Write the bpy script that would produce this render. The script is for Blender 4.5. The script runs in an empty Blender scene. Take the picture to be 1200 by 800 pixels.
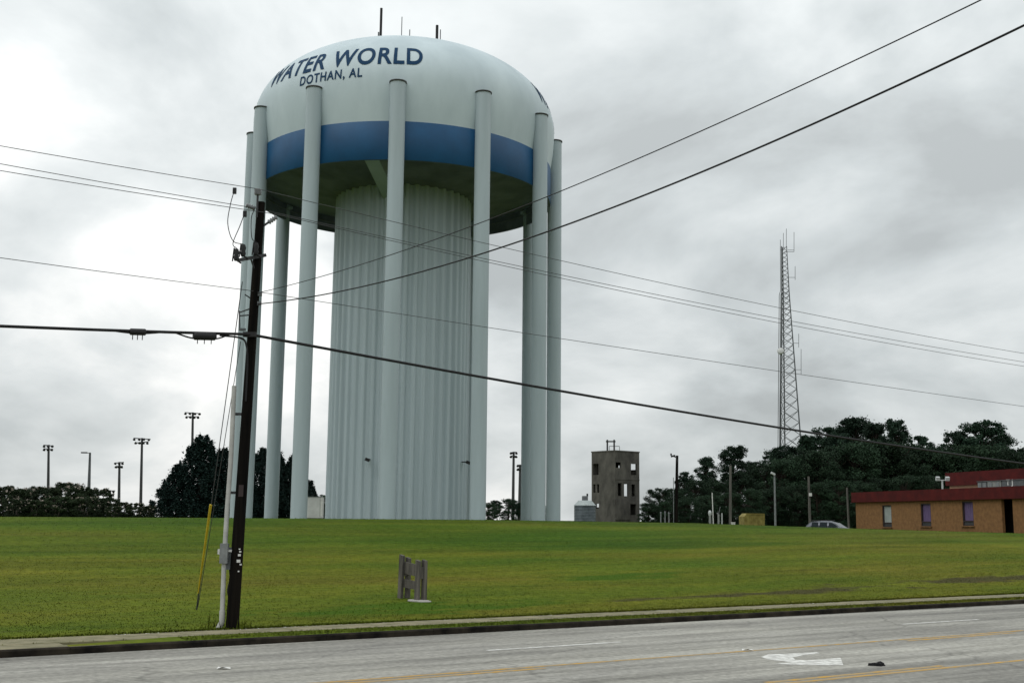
import bpy, bmesh, math, random
import numpy as np
from mathutils import Vector, Matrix

scene = bpy.context.scene
rad = math.radians

# ------------------------------------------------------------------ camera
F_PX, PITCH, ROLL = 1357.5, 0.1526, 0.0097      # solved from the tower legs
EYE = 2.95
cam_d = bpy.data.cameras.new("camera"); cam = bpy.data.objects.new("camera", cam_d)
scene.collection.objects.link(cam); scene.camera = cam
cam_d.sensor_width = 36.0; cam_d.lens = F_PX / 1200 * 36.0
cam_d.clip_start = 0.1; cam_d.clip_end = 6000
_r = Vector((1, 0, 0)); _u = Vector((0, -math.sin(PITCH), math.cos(PITCH))); _f = Vector((0, math.cos(PITCH), math.sin(PITCH)))
_r2 = _r * math.cos(ROLL) + _u * math.sin(ROLL); _u2 = _u * math.cos(ROLL) - _r * math.sin(ROLL)
_m = Matrix((( _r2.x, _u2.x, -_f.x, 0), (_r2.y, _u2.y, -_f.y, 0), (_r2.z, _u2.z, -_f.z, EYE), (0, 0, 0, 1)))
cam.matrix_world = _m
scene.render.resolution_x = 1024; scene.render.resolution_y = 682

# ------------------------------------------------------------------ sky and sun (overcast)
SUN_EL, SUN_AZ = rad(52), rad(-125)              # azimuth from +Y towards +X
w = bpy.data.worlds.new("World"); scene.world = w; w.use_nodes = True
nt = w.node_tree; nt.nodes.clear()
def wn(t, **k):
    n = nt.nodes.new(t)
    for a, b in k.items(): setattr(n, a, b)
    return n
def wl(a, b): nt.links.new(a, b)
sky = wn('ShaderNodeTexSky', sky_type='NISHITA', sun_disc=False)
sky.sun_elevation = SUN_EL; sky.sun_rotation = SUN_AZ
tc = wn('ShaderNodeTexCoord'); sep = wn('ShaderNodeSeparateXYZ'); wl(tc.outputs['Generated'], sep.inputs[0])
zc = wn('ShaderNodeMath', operation='MAXIMUM'); zc.inputs[1].default_value = 0.0; wl(sep.outputs['Z'], zc.inputs[0])
za = wn('ShaderNodeMath', operation='ADD'); za.inputs[1].default_value = 0.42; wl(zc.outputs[0], za.inputs[0])
dx = wn('ShaderNodeMath', operation='DIVIDE'); wl(sep.outputs['X'], dx.inputs[0]); wl(za.outputs[0], dx.inputs[1])
dy = wn('ShaderNodeMath', operation='DIVIDE'); wl(sep.outputs['Y'], dy.inputs[0]); wl(za.outputs[0], dy.inputs[1])
cv = wn('ShaderNodeCombineXYZ'); wl(dx.outputs[0], cv.inputs[0]); wl(dy.outputs[0], cv.inputs[1]); cv.inputs[2].default_value = 3.7
def cloud(scale, detail, rough, dist, off):
    mp = wn('ShaderNodeMapping'); mp.inputs['Location'].default_value = off; mp.inputs['Rotation'].default_value = (0, 0, 0.5)
    mp.inputs['Scale'].default_value = (1.0, 0.95, 1.0)
    wl(cv.outputs[0], mp.inputs[0])
    n = wn('ShaderNodeTexNoise'); n.inputs['Scale'].default_value = scale; n.inputs['Detail'].default_value = detail
    n.inputs['Roughness'].default_value = rough; n.inputs['Distortion'].default_value = dist
    wl(mp.outputs[0], n.inputs['Vector']); return n.outputs['Fac']
c1 = cloud(2.6, 9, 0.54, 0.25, (4.3, 1.1, 0)); c2 = cloud(1.1, 4, 0.5, 0.2, (1.7, 8.2, 0))
cm = wn('ShaderNodeMix', data_type='FLOAT'); cm.inputs[0].default_value = 0.5; wl(c1, cm.inputs[2]); wl(c2, cm.inputs[3])
cr = wn('ShaderNodeValToRGB'); wl(cm.outputs[0], cr.inputs[0])
e = cr.color_ramp.elements
e[0].position = 0.39; e[0].color = (0.42, 0.447, 0.45, 1); e[1].position = 0.60; e[1].color = (0.97, 0.97, 0.95, 1)
for p_, c_ in ((0.445, (0.525, 0.56, 0.565, 1)), (0.52, (0.70, 0.73, 0.73, 1))):
    q = e.new(p_); q.color = c_
sk = wn('ShaderNodeMix', data_type='RGBA', blend_type='MULTIPLY'); sk.inputs[0].default_value = 1.0
wl(sky.outputs[0], sk.inputs[6]); sk.inputs[7].default_value = (0.1, 0.1, 0.1, 1)
cov = wn('ShaderNodeMix', data_type='RGBA'); cov.inputs[0].default_value = 0.96
wl(sk.outputs[2], cov.inputs[6]); wl(cr.outputs[0], cov.inputs[7])
# an overcast sky is brighter overhead than at the horizon
zg = wn('ShaderNodeMapRange'); zg.inputs[1].default_value = 0.0; zg.inputs[2].default_value = 1.0; zg.inputs[3].default_value = 1.0; zg.inputs[4].default_value = 2.0; wl(zc.outputs[0], zg.inputs[0])
bg = wn('ShaderNodeBackground'); wl(zg.outputs[0], bg.inputs[1]); wl(cov.outputs[2], bg.inputs[0])
wo = wn('ShaderNodeOutputWorld'); wl(bg.outputs[0], wo.inputs[0])

sun_d = bpy.data.lights.new("sun", 'SUN'); sun_d.energy = 0.8; sun_d.angle = rad(40); sun_d.color = (1.0, 0.97, 0.92)
sun = bpy.data.objects.new("sun", sun_d); scene.collection.objects.link(sun)
_sd = Vector((math.sin(SUN_AZ) * math.cos(SUN_EL), math.cos(SUN_AZ) * math.cos(SUN_EL), math.sin(SUN_EL)))
sun.rotation_euler = _sd.to_track_quat('Z', 'Y').to_euler(); sun.location = (0, 0, 60)

vs = scene.view_settings
vs.view_transform = 'Standard'; vs.look = 'None'; vs.gamma = 1.0; vs.use_curve_mapping = False; vs.exposure = 0.0
scene.render.engine = 'CYCLES'

# ------------------------------------------------------------------ pixel -> direction helpers (photo pixels, 1200x800)
def ray(px, py):
    c, s = math.cos(ROLL), math.sin(ROLL); a, b = px - 600.0, py - 400.0
    u = c * a + s * b; v = -s * a + c * b
    y = F_PX * math.cos(PITCH) + v * math.sin(PITCH); z = F_PX * math.sin(PITCH) - v * math.cos(PITCH)
    return Vector((u / y, 1.0, z / y))
def at(px, py, Y):
    d = ray(px, py) * Y; d.z += EYE; return d
def onz(px, py, z):
    return at(px, py, (z - EYE) / ray(px, py).z)

# road frame: t along the road, s across it (away from the camera)
RA = rad(56.5); UX, UY = math.sin(RA), math.cos(RA)
def ts(t, s, z=0.0): return Vector((t * UX - s * UY, t * UY + s * UX, z))
def tos(x, y): return (x * UX + y * UY, -x * UY + y * UX)
S_KERB, S_NEAR = 26.65, 9.0
S_V0, S_W0, S_W1 = 26.80, 27.7, 28.9

def lerp_tab(x, xs, ys): return float(np.interp(x, xs, ys))
def sstep(a, b, x):
    q = min(1, max(0, (x - a) / (b - a))); return q * q * (3 - 2 * q)
def ground_z(t, s):
    if s <= S_NEAR: return 0.15 + 1.2 * sstep(S_NEAR, 2.0, s) if s < S_NEAR else 0.15
    if s < S_W1: return 0.15
    C = lerp_tab(t, [-60, 11, 25, 43, 58, 68, 78, 90, 120, 200], [2.6, 2.85, 2.9, 2.93, 2.84, 2.62, 2.42, 2.22, 2.1, 2.0])
    SC = lerp_tab(t, [-60, 45, 60, 78, 95, 200], [66, 66, 63, 58, 55, 55])
    k = sstep(20, 60, t)
    q = (s - S_W1) / (SC - S_W1)
    xs = [0, 0.05, 0.13, 0.35, 0.55, 0.66, 0.82, 0.94, 1.0]
    ya = [0, 0.025, 0.08, 0.25, 0.44, 0.58, 0.82, 0.96, 1.0]
    yb = [0, 0.04, 0.20, 0.37, 0.53, 0.64, 0.83, 0.96, 1.0]
    if q <= 1:
        g = (1 - k) * lerp_tab(q, xs, ya) + k * lerp_tab(q, xs, yb)
        z = 0.155 + (C - 0.155) * g
        z += (0.035 * math.sin(t * 0.31 + s * 0.23) + 0.03 * math.sin(t * 0.13 - s * 0.41 + 1.0)) * min(1, q * 8) * (1 - q)
    else:
        back = lerp_tab(t, [-60, 58, 80, 120, 300], [2.7, 2.68, 1.95, 1.9, 1.9])
        back = back + (2.5 - back) * sstep(SC + 50, SC + 200, s)
        z = C + (min(back, C) - C) * sstep(SC, SC + 14, s)
    return z
def gz(x, y): return ground_z(*tos(x, y))

# ------------------------------------------------------------------ materials
MATS = {}
def mat(name, base, rough=0.7, var=0.0, scale=5.0, metal=0.0, spec=0.3, base2=None, bump=0.0, bscale=40, stretch=(1, 1, 1), coords='Object', detail=5, lo=0.35, hi=0.65):
    m = bpy.data.materials.new(name); m.use_nodes = True; n = m.node_tree.nodes; L = m.node_tree.links
    b = n['Principled BSDF']; b.inputs['Roughness'].default_value = rough; b.inputs['Metallic'].default_value = metal
    b.inputs['Specular IOR Level'].default_value = spec
    base = tuple(base) + (1,)
    b2 = tuple(base2) + (1,) if base2 else tuple(c * (1 - var) for c in base[:3]) + (1,)
    if coords == 'World':
        g = n.new('ShaderNodeNewGeometry'); co = g.outputs['Position']
    else:
        t = n.new('ShaderNodeTexCoord'); co = t.outputs[coords]
    mp = n.new('ShaderNodeMapping'); mp.inputs['Scale'].default_value = stretch; L.new(co, mp.inputs[0])
    if var or base2:
        x = n.new('ShaderNodeTexNoise'); x.inputs['Scale'].default_value = scale; x.inputs['Detail'].default_value = detail; x.inputs['Roughness'].default_value = 0.6
        L.new(mp.outputs[0], x.inputs['Vector'])
        r = n.new('ShaderNodeValToRGB'); r.color_ramp.elements[0].position = lo; r.color_ramp.elements[1].position = hi
        r.color_ramp.elements[0].color = b2; r.color_ramp.elements[1].color = base
        L.new(x.outputs['Fac'], r.inputs[0]); L.new(r.outputs[0], b.inputs['Base Color'])
    else: b.inputs['Base Color'].default_value = base
    if bump:
        y = n.new('ShaderNodeTexNoise'); y.inputs['Scale'].default_value = bscale; y.inputs['Detail'].default_value = 4; L.new(mp.outputs[0], y.inputs['Vector'])
        bp = n.new('ShaderNodeBump'); bp.inputs['Strength'].default_value = bump; bp.inputs['Distance'].default_value = 0.02
        L.new(y.outputs['Fac'], bp.inputs['Height']); L.new(bp.outputs[0], b.inputs['Normal'])
    MATS[name] = m; return m

mat('tank_white', (0.485, 0.57, 0.605), 0.5, base2=(0.40, 0.48, 0.515), scale=0.35, stretch=(1, 1, 0.35), spec=0.4)
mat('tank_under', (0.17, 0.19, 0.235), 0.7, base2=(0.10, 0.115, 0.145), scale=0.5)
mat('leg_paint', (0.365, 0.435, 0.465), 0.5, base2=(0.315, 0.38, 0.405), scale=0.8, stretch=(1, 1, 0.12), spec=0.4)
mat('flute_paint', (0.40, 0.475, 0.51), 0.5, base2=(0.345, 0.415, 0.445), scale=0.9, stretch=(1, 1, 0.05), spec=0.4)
mat('band_blue', (0.004, 0.074, 0.185), 0.5, base2=(0.003, 0.056, 0.145), scale=0.5, spec=0.35)
mat('letter_blue', (0.005, 0.036, 0.09), 0.7, spec=0.15)
mat('cap_dark', (0.05, 0.05, 0.05), 0.7)
mat('black_metal', (0.012, 0.012, 0.013), 0.6)
mat('dark_metal', (0.045, 0.047, 0.05), 0.6, var=0.4, scale=3)
mat('galv', (0.22, 0.235, 0.24), 0.55, var=0.35, scale=4, metal=0.3)
mat('galv_dark', (0.11, 0.12, 0.125), 0.6, var=0.35, scale=4, metal=0.2)
mat('pole_wood', (0.011, 0.009, 0.007), 0.95, spec=0.06, base2=(0.003, 0.003, 0.003), scale=6, stretch=(1, 1, 0.06), bump=0.5, bscale=30)
mat('grey_wood', (0.135, 0.122, 0.105), 0.9, base2=(0.05, 0.047, 0.042), scale=7, stretch=(1, 1, 0.1), bump=0.4, bscale=40)
mat('pole_grey_wood', (0.13, 0.125, 0.11), 0.9, base2=(0.07, 0.065, 0.06), scale=3, stretch=(1, 1, 0.1))
mat('pvc', (0.44, 0.44, 0.42), 0.45, var=0.25, scale=3)
mat('yellow_plastic', (0.50, 0.36, 0.02), 0.5, var=0.25, scale=4)
mat('grey_box', (0.20, 0.21, 0.21), 0.5, var=0.3, scale=5)
mat('white_paint', (0.62, 0.62, 0.60), 0.6, var=0.2, scale=4)
mat('porcelain', (0.20, 0.21, 0.22), 0.25, var=0.2)
mat('cable', (0.008, 0.008, 0.009), 0.6)
mat('wire_grey', (0.05, 0.052, 0.055), 0.5)
mat('kerb_stone', (0.036, 0.030, 0.022), 0.95, spec=0.1, base2=(0.006, 0.0055, 0.005), scale=1.6, coords='World', bump=0.4)
mat('walk_stone', (0.225, 0.20, 0.125), 0.9, base2=(0.12, 0.115, 0.06), scale=2.2, coords='World', bump=0.3, bscale=30)
mat('concrete_old', (0.112, 0.106, 0.093), 0.95, base2=(0.048, 0.046, 0.041), scale=0.7, bump=0.5, bscale=6, stretch=(1, 1, 0.6))
mat('concrete_pad', (0.40, 0.39, 0.36), 0.9, var=0.3, scale=4)
mat('marking_white', (0.66, 0.66, 0.63), 0.8, base2=(0.42, 0.415, 0.39), scale=5, coords='World', lo=0.42, hi=0.6, spec=0.1)
mat('marking_yellow', (0.46, 0.27, 0.055), 0.85, base2=(0.31, 0.245, 0.15), scale=3, coords='World', lo=0.42, hi=0.62, spec=0.1)
mat('brick', (0.22, 0.112, 0.044), 0.9, base2=(0.15, 0.078, 0.031), scale=3)
mat('fascia_red', (0.084, 0.010, 0.009), 0.8, spec=0.15, base2=(0.05, 0.007, 0.007), scale=1.0)
mat('roof_gravel', (0.18, 0.17, 0.15), 0.95, var=0.3)
mat('curtain_purple', (0.13, 0.09, 0.19), 0.8, var=0.35, scale=3, stretch=(8, 8, 0.6))
mat('curtain_grey', (0.30, 0.33, 0.32), 0.8, var=0.2, scale=2)
mat('frame_brown', (0.03, 0.02, 0.02), 0.6)
mat('dark_void', (0.010, 0.009, 0.009), 0.9)
mat('tan_stucco', (0.40, 0.24, 0.16), 0.9, var=0.2)
mat('hvac', (0.24, 0.25, 0.24), 0.6, var=0.25, scale=2)
mat('silo_metal', (0.12, 0.14, 0.16), 0.5, base2=(0.075, 0.09, 0.105), scale=2, metal=0.3)
mat('silo_roof', (0.34, 0.38, 0.38), 0.5, var=0.2, metal=0.3)
mat('dumpster', (0.25, 0.21, 0.06), 0.8, base2=(0.15, 0.12, 0.03), scale=2)
mat('car_paint', (0.11, 0.118, 0.135), 0.25, metal=0.6, spec=0.6)
mat('car_glass', (0.02, 0.025, 0.03), 0.08, spec=0.8)
mat('tyre', (0.012, 0.012, 0.012), 0.9)
mat('trailer', (0.48, 0.49, 0.48), 0.6, var=0.2, scale=1)
mat('bark', (0.055, 0.042, 0.032), 0.95, base2=(0.025, 0.02, 0.016), scale=5, stretch=(1, 1, 0.2))
mat('bark_pale', (0.16, 0.14, 0.115), 0.95, base2=(0.08, 0.07, 0.06), scale=4, stretch=(1, 1, 0.2))
mat('rag', (0.008, 0.008, 0.009), 0.9)
mat('paper', (0.65, 0.65, 0.63), 0.8)
mat('dish', (0.5, 0.51, 0.5), 0.5)
mat('lamp_head', (0.42, 0.44, 0.44), 0.4)

def leaf_mat(name, a, b, scale=0.35):
    m = mat(name, a, 0.75, base2=b, scale=scale, coords='Object', spec=0.15, detail=3, lo=0.3, hi=0.7)
    n = m.node_tree.nodes; L = m.node_tree.links; bs = n['Principled BSDF']
    src = bs.inputs['Base Color'].links[0].from_socket
    oi = n.new('ShaderNodeObjectInfo'); mr = n.new('ShaderNodeMapRange'); mr.inputs[3].default_value = 0.7; mr.inputs[4].default_value = 1.3
    L.new(oi.outputs['Random'], mr.inputs[0])
    h = n.new('ShaderNodeHueSaturation'); L.new(mr.outputs[0], h.inputs['Value']); L.new(src, h.inputs['Color'])
    L.new(h.outputs[0], bs.inputs['Base Color'])
leaf_mat('pine_leaf', (0.026, 0.054, 0.030), (0.008, 0.020, 0.013))
leaf_mat('broad_leaf', (0.030, 0.058, 0.027), (0.009, 0.022, 0.013))
leaf_mat('cypress_leaf', (0.013, 0.032, 0.026), (0.006, 0.016, 0.014))
leaf_mat('myrtle_leaf', (0.038, 0.058, 0.022), (0.014, 0.026, 0.014))
mat('blossom', (0.42, 0.36, 0.31), 0.8, var=0.3)

# road surface
def road_material():
    m = bpy.data.materials.new('asphalt'); m.use_nodes = True; n = m.node_tree.nodes; L = m.node_tree.links; b = n['Principled BSDF']
    b.inputs['Roughness'].default_value = 0.9; b.inputs['Specular IOR Level'].default_value = 0.2
    g = n.new('ShaderNodeNewGeometry')
    rot = n.new('ShaderNodeVectorRotate'); rot.rotation_type = 'Z_AXIS'; rot.inputs['Angle'].default_value = RA - math.pi / 2
    L.new(g.outputs['Position'], rot.inputs[0])      # x -> t, y -> s
    def noise(scale, det, stretch=(1, 1, 1)):
        mp = n.new('ShaderNodeMapping'); mp.inputs['Scale'].default_value = stretch; L.new(rot.outputs[0], mp.inputs[0])
        x = n.new('ShaderNodeTexNoise'); x.inputs['Scale'].default_value = scale; x.inputs['Detail'].default_value = det; x.inputs['Roughness'].default_value = 0.65
        L.new(mp.outputs[0], x.inputs['Vector']); return x.outputs['Fac']
    fine = noise(7, 6); streak = noise(0.9, 5, (0.10, 1.3, 1)); big = noise(0.22, 4, (0.5, 1.2, 1))
    def ramp(f, c0, c1, lo=0.3, hi=0.7):
        r = n.new('ShaderNodeValToRGB'); r.color_ramp.elements[0].position = lo; r.color_ramp.elements[1].position = hi
        r.color_ramp.elements[0].color = (*c0, 1); r.color_ramp.elements[1].color = (*c1, 1); L.new(f, r.inputs[0]); return r.outputs[0]
    base = ramp(streak, (0.215, 0.209, 0.188), (0.36, 0.351, 0.322), 0.32, 0.68)
    def mul(a, bq, f=1.0):
        x = n.new('ShaderNodeMix'); x.data_type = 'RGBA'; x.blend_type = 'MULTIPLY'; x.inputs[0].default_value = f
        L.new(a, x.inputs[6]); L.new(bq, x.inputs[7]); return x.outputs[2]
    c = mul(base, ramp(fine, (0.70, 0.70, 0.70), (1.18, 1.18, 1.17), 0.33, 0.67)); c = mul(c, ramp(big, (0.78, 0.78, 0.78), (1.12, 1.12, 1.1), 0.35, 0.65))
    c = mul(c, ramp(noise(1.0, 3, (0.025, 0.75, 1)), (0.72, 0.72, 0.72), (1.12, 1.12, 1.12), 0.38, 0.6))     # wheel tracks
    # thin cracks
    vmp = n.new('ShaderNodeMapping'); vmp.inputs['Scale'].default_value = (0.35, 0.8, 1); L.new(rot.outputs[0], vmp.inputs[0])
    nz = n.new('ShaderNodeTexNoise'); nz.inputs['Scale'].default_value = 2.0; L.new(vmp.outputs[0], nz.inputs['Vector'])
    ad = n.new('ShaderNodeMix'); ad.data_type = 'RGBA'; ad.inputs[0].default_value = 0.25; L.new(vmp.outputs[0], ad.inputs[6]); L.new(nz.outputs['Color'], ad.inputs[7])
    vo = n.new('ShaderNodeTexVoronoi'); vo.feature = 'DISTANCE_TO_EDGE'; vo.inputs['Scale'].default_value = 0.55; L.new(ad.outputs[2], vo.inputs['Vector'])
    c = mul(c, ramp(vo.outputs['Distance'], (0.5, 0.5, 0.5), (1, 1, 1), 0.0, 0.012), 0.55)
    L.new(c, b.inputs['Base Color'])
    bp = n.new('ShaderNodeBump'); bp.inputs['Strength'].default_value = 0.35; bp.inputs['Distance'].default_value = 0.01
    L.new(noise(45, 3), bp.inputs['Height']); L.new(bp.outputs[0], b.inputs['Normal'])
    MATS['asphalt'] = m
road_material()

def lawn_material(name, bright=1.0):
    m = bpy.data.materials.new(name); m.use_nodes = True; n = m.node_tree.nodes; L = m.node_tree.links; b = n['Principled BSDF']
    b.inputs['Roughness'].default_value = 0.95; b.inputs['Specular IOR Level'].default_value = 0.05
    g = n.new('ShaderNodeNewGeometry')
    rot = n.new('ShaderNodeVectorRotate'); rot.rotation_type = 'Z_AXIS'; rot.inputs['Angle'].default_value = RA - math.pi / 2
    L.new(g.outputs['Position'], rot.inputs[0])
    def noise(scale, det, stretch=(1, 1, 1), loc=(0, 0, 0)):
        mp = n.new('ShaderNodeMapping'); mp.inputs['Scale'].default_value = stretch; mp.inputs['Location'].default_value = loc; L.new(rot.outputs[0], mp.inputs[0])
        x = n.new('ShaderNodeTexNoise'); x.inputs['Scale'].default_value = scale; x.inputs['Detail'].default_value = det; x.inputs['Roughness'].default_value = 0.62
        L.new(mp.outputs[0], x.inputs['Vector']); return x.outputs['Fac']
    def ramp(f, pts):
        r = n.new('ShaderNodeValToRGB'); el = r.color_ramp.elements
        el[0].position = pts[0][0]; el[0].color = (*[q * bright for q in pts[0][1]], 1); el[1].position = pts[-1][0]; el[1].color = (*[q * bright for q in pts[-1][1]], 1)
        for p_, c_ in pts[1:-1]: q = el.new(p_); q.color = (*[v * bright for v in c_], 1)
        L.new(f, r.inputs[0]); return r.outputs[0]
    def mix(a, bq, f, mode='MIX'):
        x = n.new('ShaderNodeMix'); x.data_type = 'RGBA'; x.blend_type = mode
        if isinstance(f, float): x.inputs[0].default_value = f
        else: L.new(f, x.inputs[0])
        L.new(a, x.inputs[6]); L.new(bq, x.inputs[7]); return x.outputs[2]
    big = noise(0.16, 6, (0.28, 0.9, 1))
    c = ramp(big, [(0.34, (0.062, 0.104, 0.009)), (0.46, (0.092, 0.120, 0.011)), (0.55, (0.116, 0.127, 0.013)), (0.68, (0.140, 0.126, 0.018))])
    st = noise(0.55, 6, (0.12, 1.0, 1), (3, 0, 0))
    r2 = n.new('ShaderNodeValToRGB'); r2.color_ramp.elements[0].position = 0.3; r2.color_ramp.elements[1].position = 0.7
    r2.color_ramp.elements[0].color = (0.70, 0.74, 0.70, 1); r2.color_ramp.elements[1].color = (1.22, 1.19, 1.15, 1); L.new(st, r2.inputs[0])
    c = mix(c, r2.outputs[0], 1.0, 'MULTIPLY')
    # shade of the steeper upper bank, put into the grass colour as darker green
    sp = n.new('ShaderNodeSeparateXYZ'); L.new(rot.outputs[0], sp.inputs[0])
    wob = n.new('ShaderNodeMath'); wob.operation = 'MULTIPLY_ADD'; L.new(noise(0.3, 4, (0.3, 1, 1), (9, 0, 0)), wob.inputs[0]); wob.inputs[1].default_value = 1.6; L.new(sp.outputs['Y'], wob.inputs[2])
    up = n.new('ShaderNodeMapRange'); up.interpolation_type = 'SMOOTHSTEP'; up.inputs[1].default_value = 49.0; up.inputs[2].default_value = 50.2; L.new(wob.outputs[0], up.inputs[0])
    bank_shade = n.new('ShaderNodeRGB'); bank_shade.outputs[0].default_value = (0.70, 0.85, 0.8, 1)
    cl = mix(c, bank_shade.outputs[0], 1.0, 'MULTIPLY'); c = mix(c, cl, up.outputs[0])
    fn = noise(3.2, 6)
    r3 = n.new('ShaderNodeValToRGB'); r3.color_ramp.elements[0].position = 0.3; r3.color_ramp.elements[1].position = 0.7
    r3.color_ramp.elements[0].color = (0.64, 0.67, 0.66, 1); r3.color_ramp.elements[1].color = (1.12, 1.11, 1.10, 1); L.new(fn, r3.inputs[0])
    c = mix(c, r3.outputs[0], 1.0, 'MULTIPLY')
    # bare red clay on the cut bank, with noisy edges
    def spot(t0, s0, rt, rs, thr):
        sx = n.new('ShaderNodeMapping'); sx.inputs['Location'].default_value = (-t0 / rt, -s0 / rs, 0); sx.inputs['Scale'].default_value = (1 / rt, 1 / rs, 0); L.new(rot.outputs[0], sx.inputs[0])
        ln = n.new('ShaderNodeVectorMath'); ln.operation = 'LENGTH'; L.new(sx.outputs[0], ln.inputs[0])
        nn = noise(0.9, 6, (0.5, 1.4, 1), (t0, 0, 0))
        a = n.new('ShaderNodeMath'); a.operation = 'MULTIPLY_ADD'; L.new(nn, a.inputs[0]); a.inputs[1].default_value = 2.6; L.new(ln.outputs['Value'], a.inputs[2])
        mr = n.new('ShaderNodeMapRange'); mr.inputs[1].default_value = thr; mr.inputs[2].default_value = thr - 0.5; mr.inputs[3].default_value = 0; mr.inputs[4].default_value = 1
        L.new(a.outputs[0], mr.inputs[0]); return mr.outputs[0]
    clay = n.new('ShaderNodeRGB'); clay.outputs[0].default_value = (0.105, 0.058, 0.022, 1)
    dirt = n.new('ShaderNodeRGB'); dirt.outputs[0].default_value = (0.055, 0.052, 0.018, 1)
    rich = n.new('ShaderNodeRGB'); rich.outputs[0].default_value = (0.045, 0.088, 0.006, 1)
    for (t0, s0, rt, rs, thr, col) in CLAY:
        c = mix(c, (dirt, clay, rich)[col].outputs[0], spot(t0, s0, rt, rs, thr))
    L.new(c, b.inputs['Base Color'])
    bp = n.new('ShaderNodeBump'); bp.inputs['Strength'].default_value = 0.45; bp.inputs['Distance'].default_value = 0.04
    L.new(noise(14, 5), bp.inputs['Height']); L.new(bp.outputs[0], b.inputs['Normal'])
    MATS[name] = m
CLAY = [(46.5, 32.7, 3.2, 0.9, 2.05, 1), (33.5, 32.0, 9.0, 0.8, 2.1, 0), (47, 32.7, 12, 1.1, 2.05, 0), (27, 31.6, 5, 0.6, 1.8, 0), (4.5, 30.2, 4.0, 0.5, 1.8, 0), (17, 31.6, 7.5, 1.8, 2.1, 2), (30, 38, 10, 2.2, 1.75, 2)]
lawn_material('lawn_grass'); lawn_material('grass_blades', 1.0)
_g = MATS['grass_blades'].node_tree; _n = _g.nodes.new('ShaderNodeCombineXYZ'); _n.inputs[2].default_value = 1.0       # blades stand in a dense sward: shade as the sward does
_g.links.new(_n.outputs[0], _g.nodes['Principled BSDF'].inputs['Normal'])

# ------------------------------------------------------------------ mesh helpers
col = scene.collection
class MB:
    def __init__(self): self.v = []; self.f = []; self.smooth = []
    def add(self, vs, fs, smooth=False):
        o = len(self.v); self.v.extend([tuple(p) for p in vs]); self.f.extend([tuple(i + o for i in q) for q in fs]); self.smooth.extend([smooth] * len(fs)); return self
    def box(self, c, size, rot=None):
        hx, hy, hz = size[0] / 2, size[1] / 2, size[2] / 2
        p = [Vector((a * hx, b * hy, d * hz)) for a in (-1, 1) for b in (-1, 1) for d in (-1, 1)]
        if rot is not None: p = [rot @ q for q in p]
        c = Vector(c)
        return self.add([q + c for q in p], [(0, 1, 3, 2), (4, 6, 7, 5), (0, 4, 5, 1), (2, 3, 7, 6), (0, 2, 6, 4), (1, 5, 7, 3)])
    def tube(self, pts, r, n=8, caps=True, smooth=True):
        pts = [Vector(p) for p in pts]; rs = r if isinstance(r, (list, tuple)) else [r] * len(pts)
        rings = []; prev = None
        for i, p in enumerate(pts):
            d = (pts[min(i + 1, len(pts) - 1)] - pts[max(i - 1, 0)]).normalized()
            if prev is None:
                a = d.cross(Vector((0, 0, 1)));
                if a.length < 1e-3: a = d.cross(Vector((1, 0, 0)))
            else: a = prev - d * prev.dot(d)
            a.normalize(); prev = a; b = d.cross(a)
            rings.append([p + (a * math.cos(k * 2 * math.pi / n) + b * math.sin(k * 2 * math.pi / n)) * rs[i] for k in range(n)])
        vs = [q for rg in rings for q in rg]; fs = []
        for i in range(len(rings) - 1):
            for k in range(n): fs.append((i * n + k, i * n + (k + 1) % n, (i + 1) * n + (k + 1) % n, (i + 1) * n + k))
        self.add(vs, fs, smooth)
        if caps:
            self.add(rings[0], [tuple(reversed(range(n)))]); self.add(rings[-1], [tuple(range(n))])
        return self
    def lathe(self, prof, n=32, c=(0, 0, 0), smooth=True):
        c = Vector(c); vs = []; fs = []
        for r_, z_ in prof:
            for k in range(n): vs.append(c + Vector((r_ * math.cos(2 * math.pi * k / n), r_ * math.sin(2 * math.pi * k / n), z_)))
        for i in range(len(prof) - 1):
            for k in range(n): fs.append((i * n + k, i * n + (k + 1) % n, (i + 1) * n + (k + 1) % n, (i + 1) * n + k))
        return self.add(vs, fs, smooth)
    def prism(self, poly, lo, hi, fn):
        n = len(poly); vs = [fn(a, b, lo) for a, b in poly] + [fn(a, b, hi) for a, b in poly]
        return self.add(vs, [tuple(reversed(range(n))), tuple(range(n, 2 * n))] + [(i, (i + 1) % n, n + (i + 1) % n, n + i) for i in range(n)])
    def mesh(self, name, m):
        me = bpy.data.meshes.new(name); me.from_pydata([tuple(q) for q in self.v], [], self.f)
        me.polygons.foreach_set('use_smooth', self.smooth); me.materials.append(MATS[m])
        bm = bmesh.new(); bm.from_mesh(me); bmesh.ops.recalc_face_normals(bm, faces=bm.faces); bm.to_mesh(me); bm.free()
        me.update(); return me
    def build(self, name, m, parent=None, loc=None):
        return link(name, self.mesh(name, m), parent, loc)
def link(name, me, parent=None, loc=None, matrix=None):
    o = bpy.data.objects.new(name, me); col.objects.link(o)
    if parent is not None: o.parent = parent
    if loc is not None: o.location = loc
    if matrix is not None: o.matrix_local = matrix
    return o
def tag(o, label=None, cat=None, group=None, kind=None):
    if label: o['label'] = label
    if cat: o['category'] = cat
    if group: o['group'] = group
    if kind: o['kind'] = kind
    return o
def empty(name, loc, label, cat, group=None, rz=0.0):
    o = bpy.data.objects.new(name, None); col.objects.link(o); o.location = loc; o.rotation_euler = (0, 0, rz); o.empty_display_size = 0.3
    return tag(o, label, cat, group)
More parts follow.
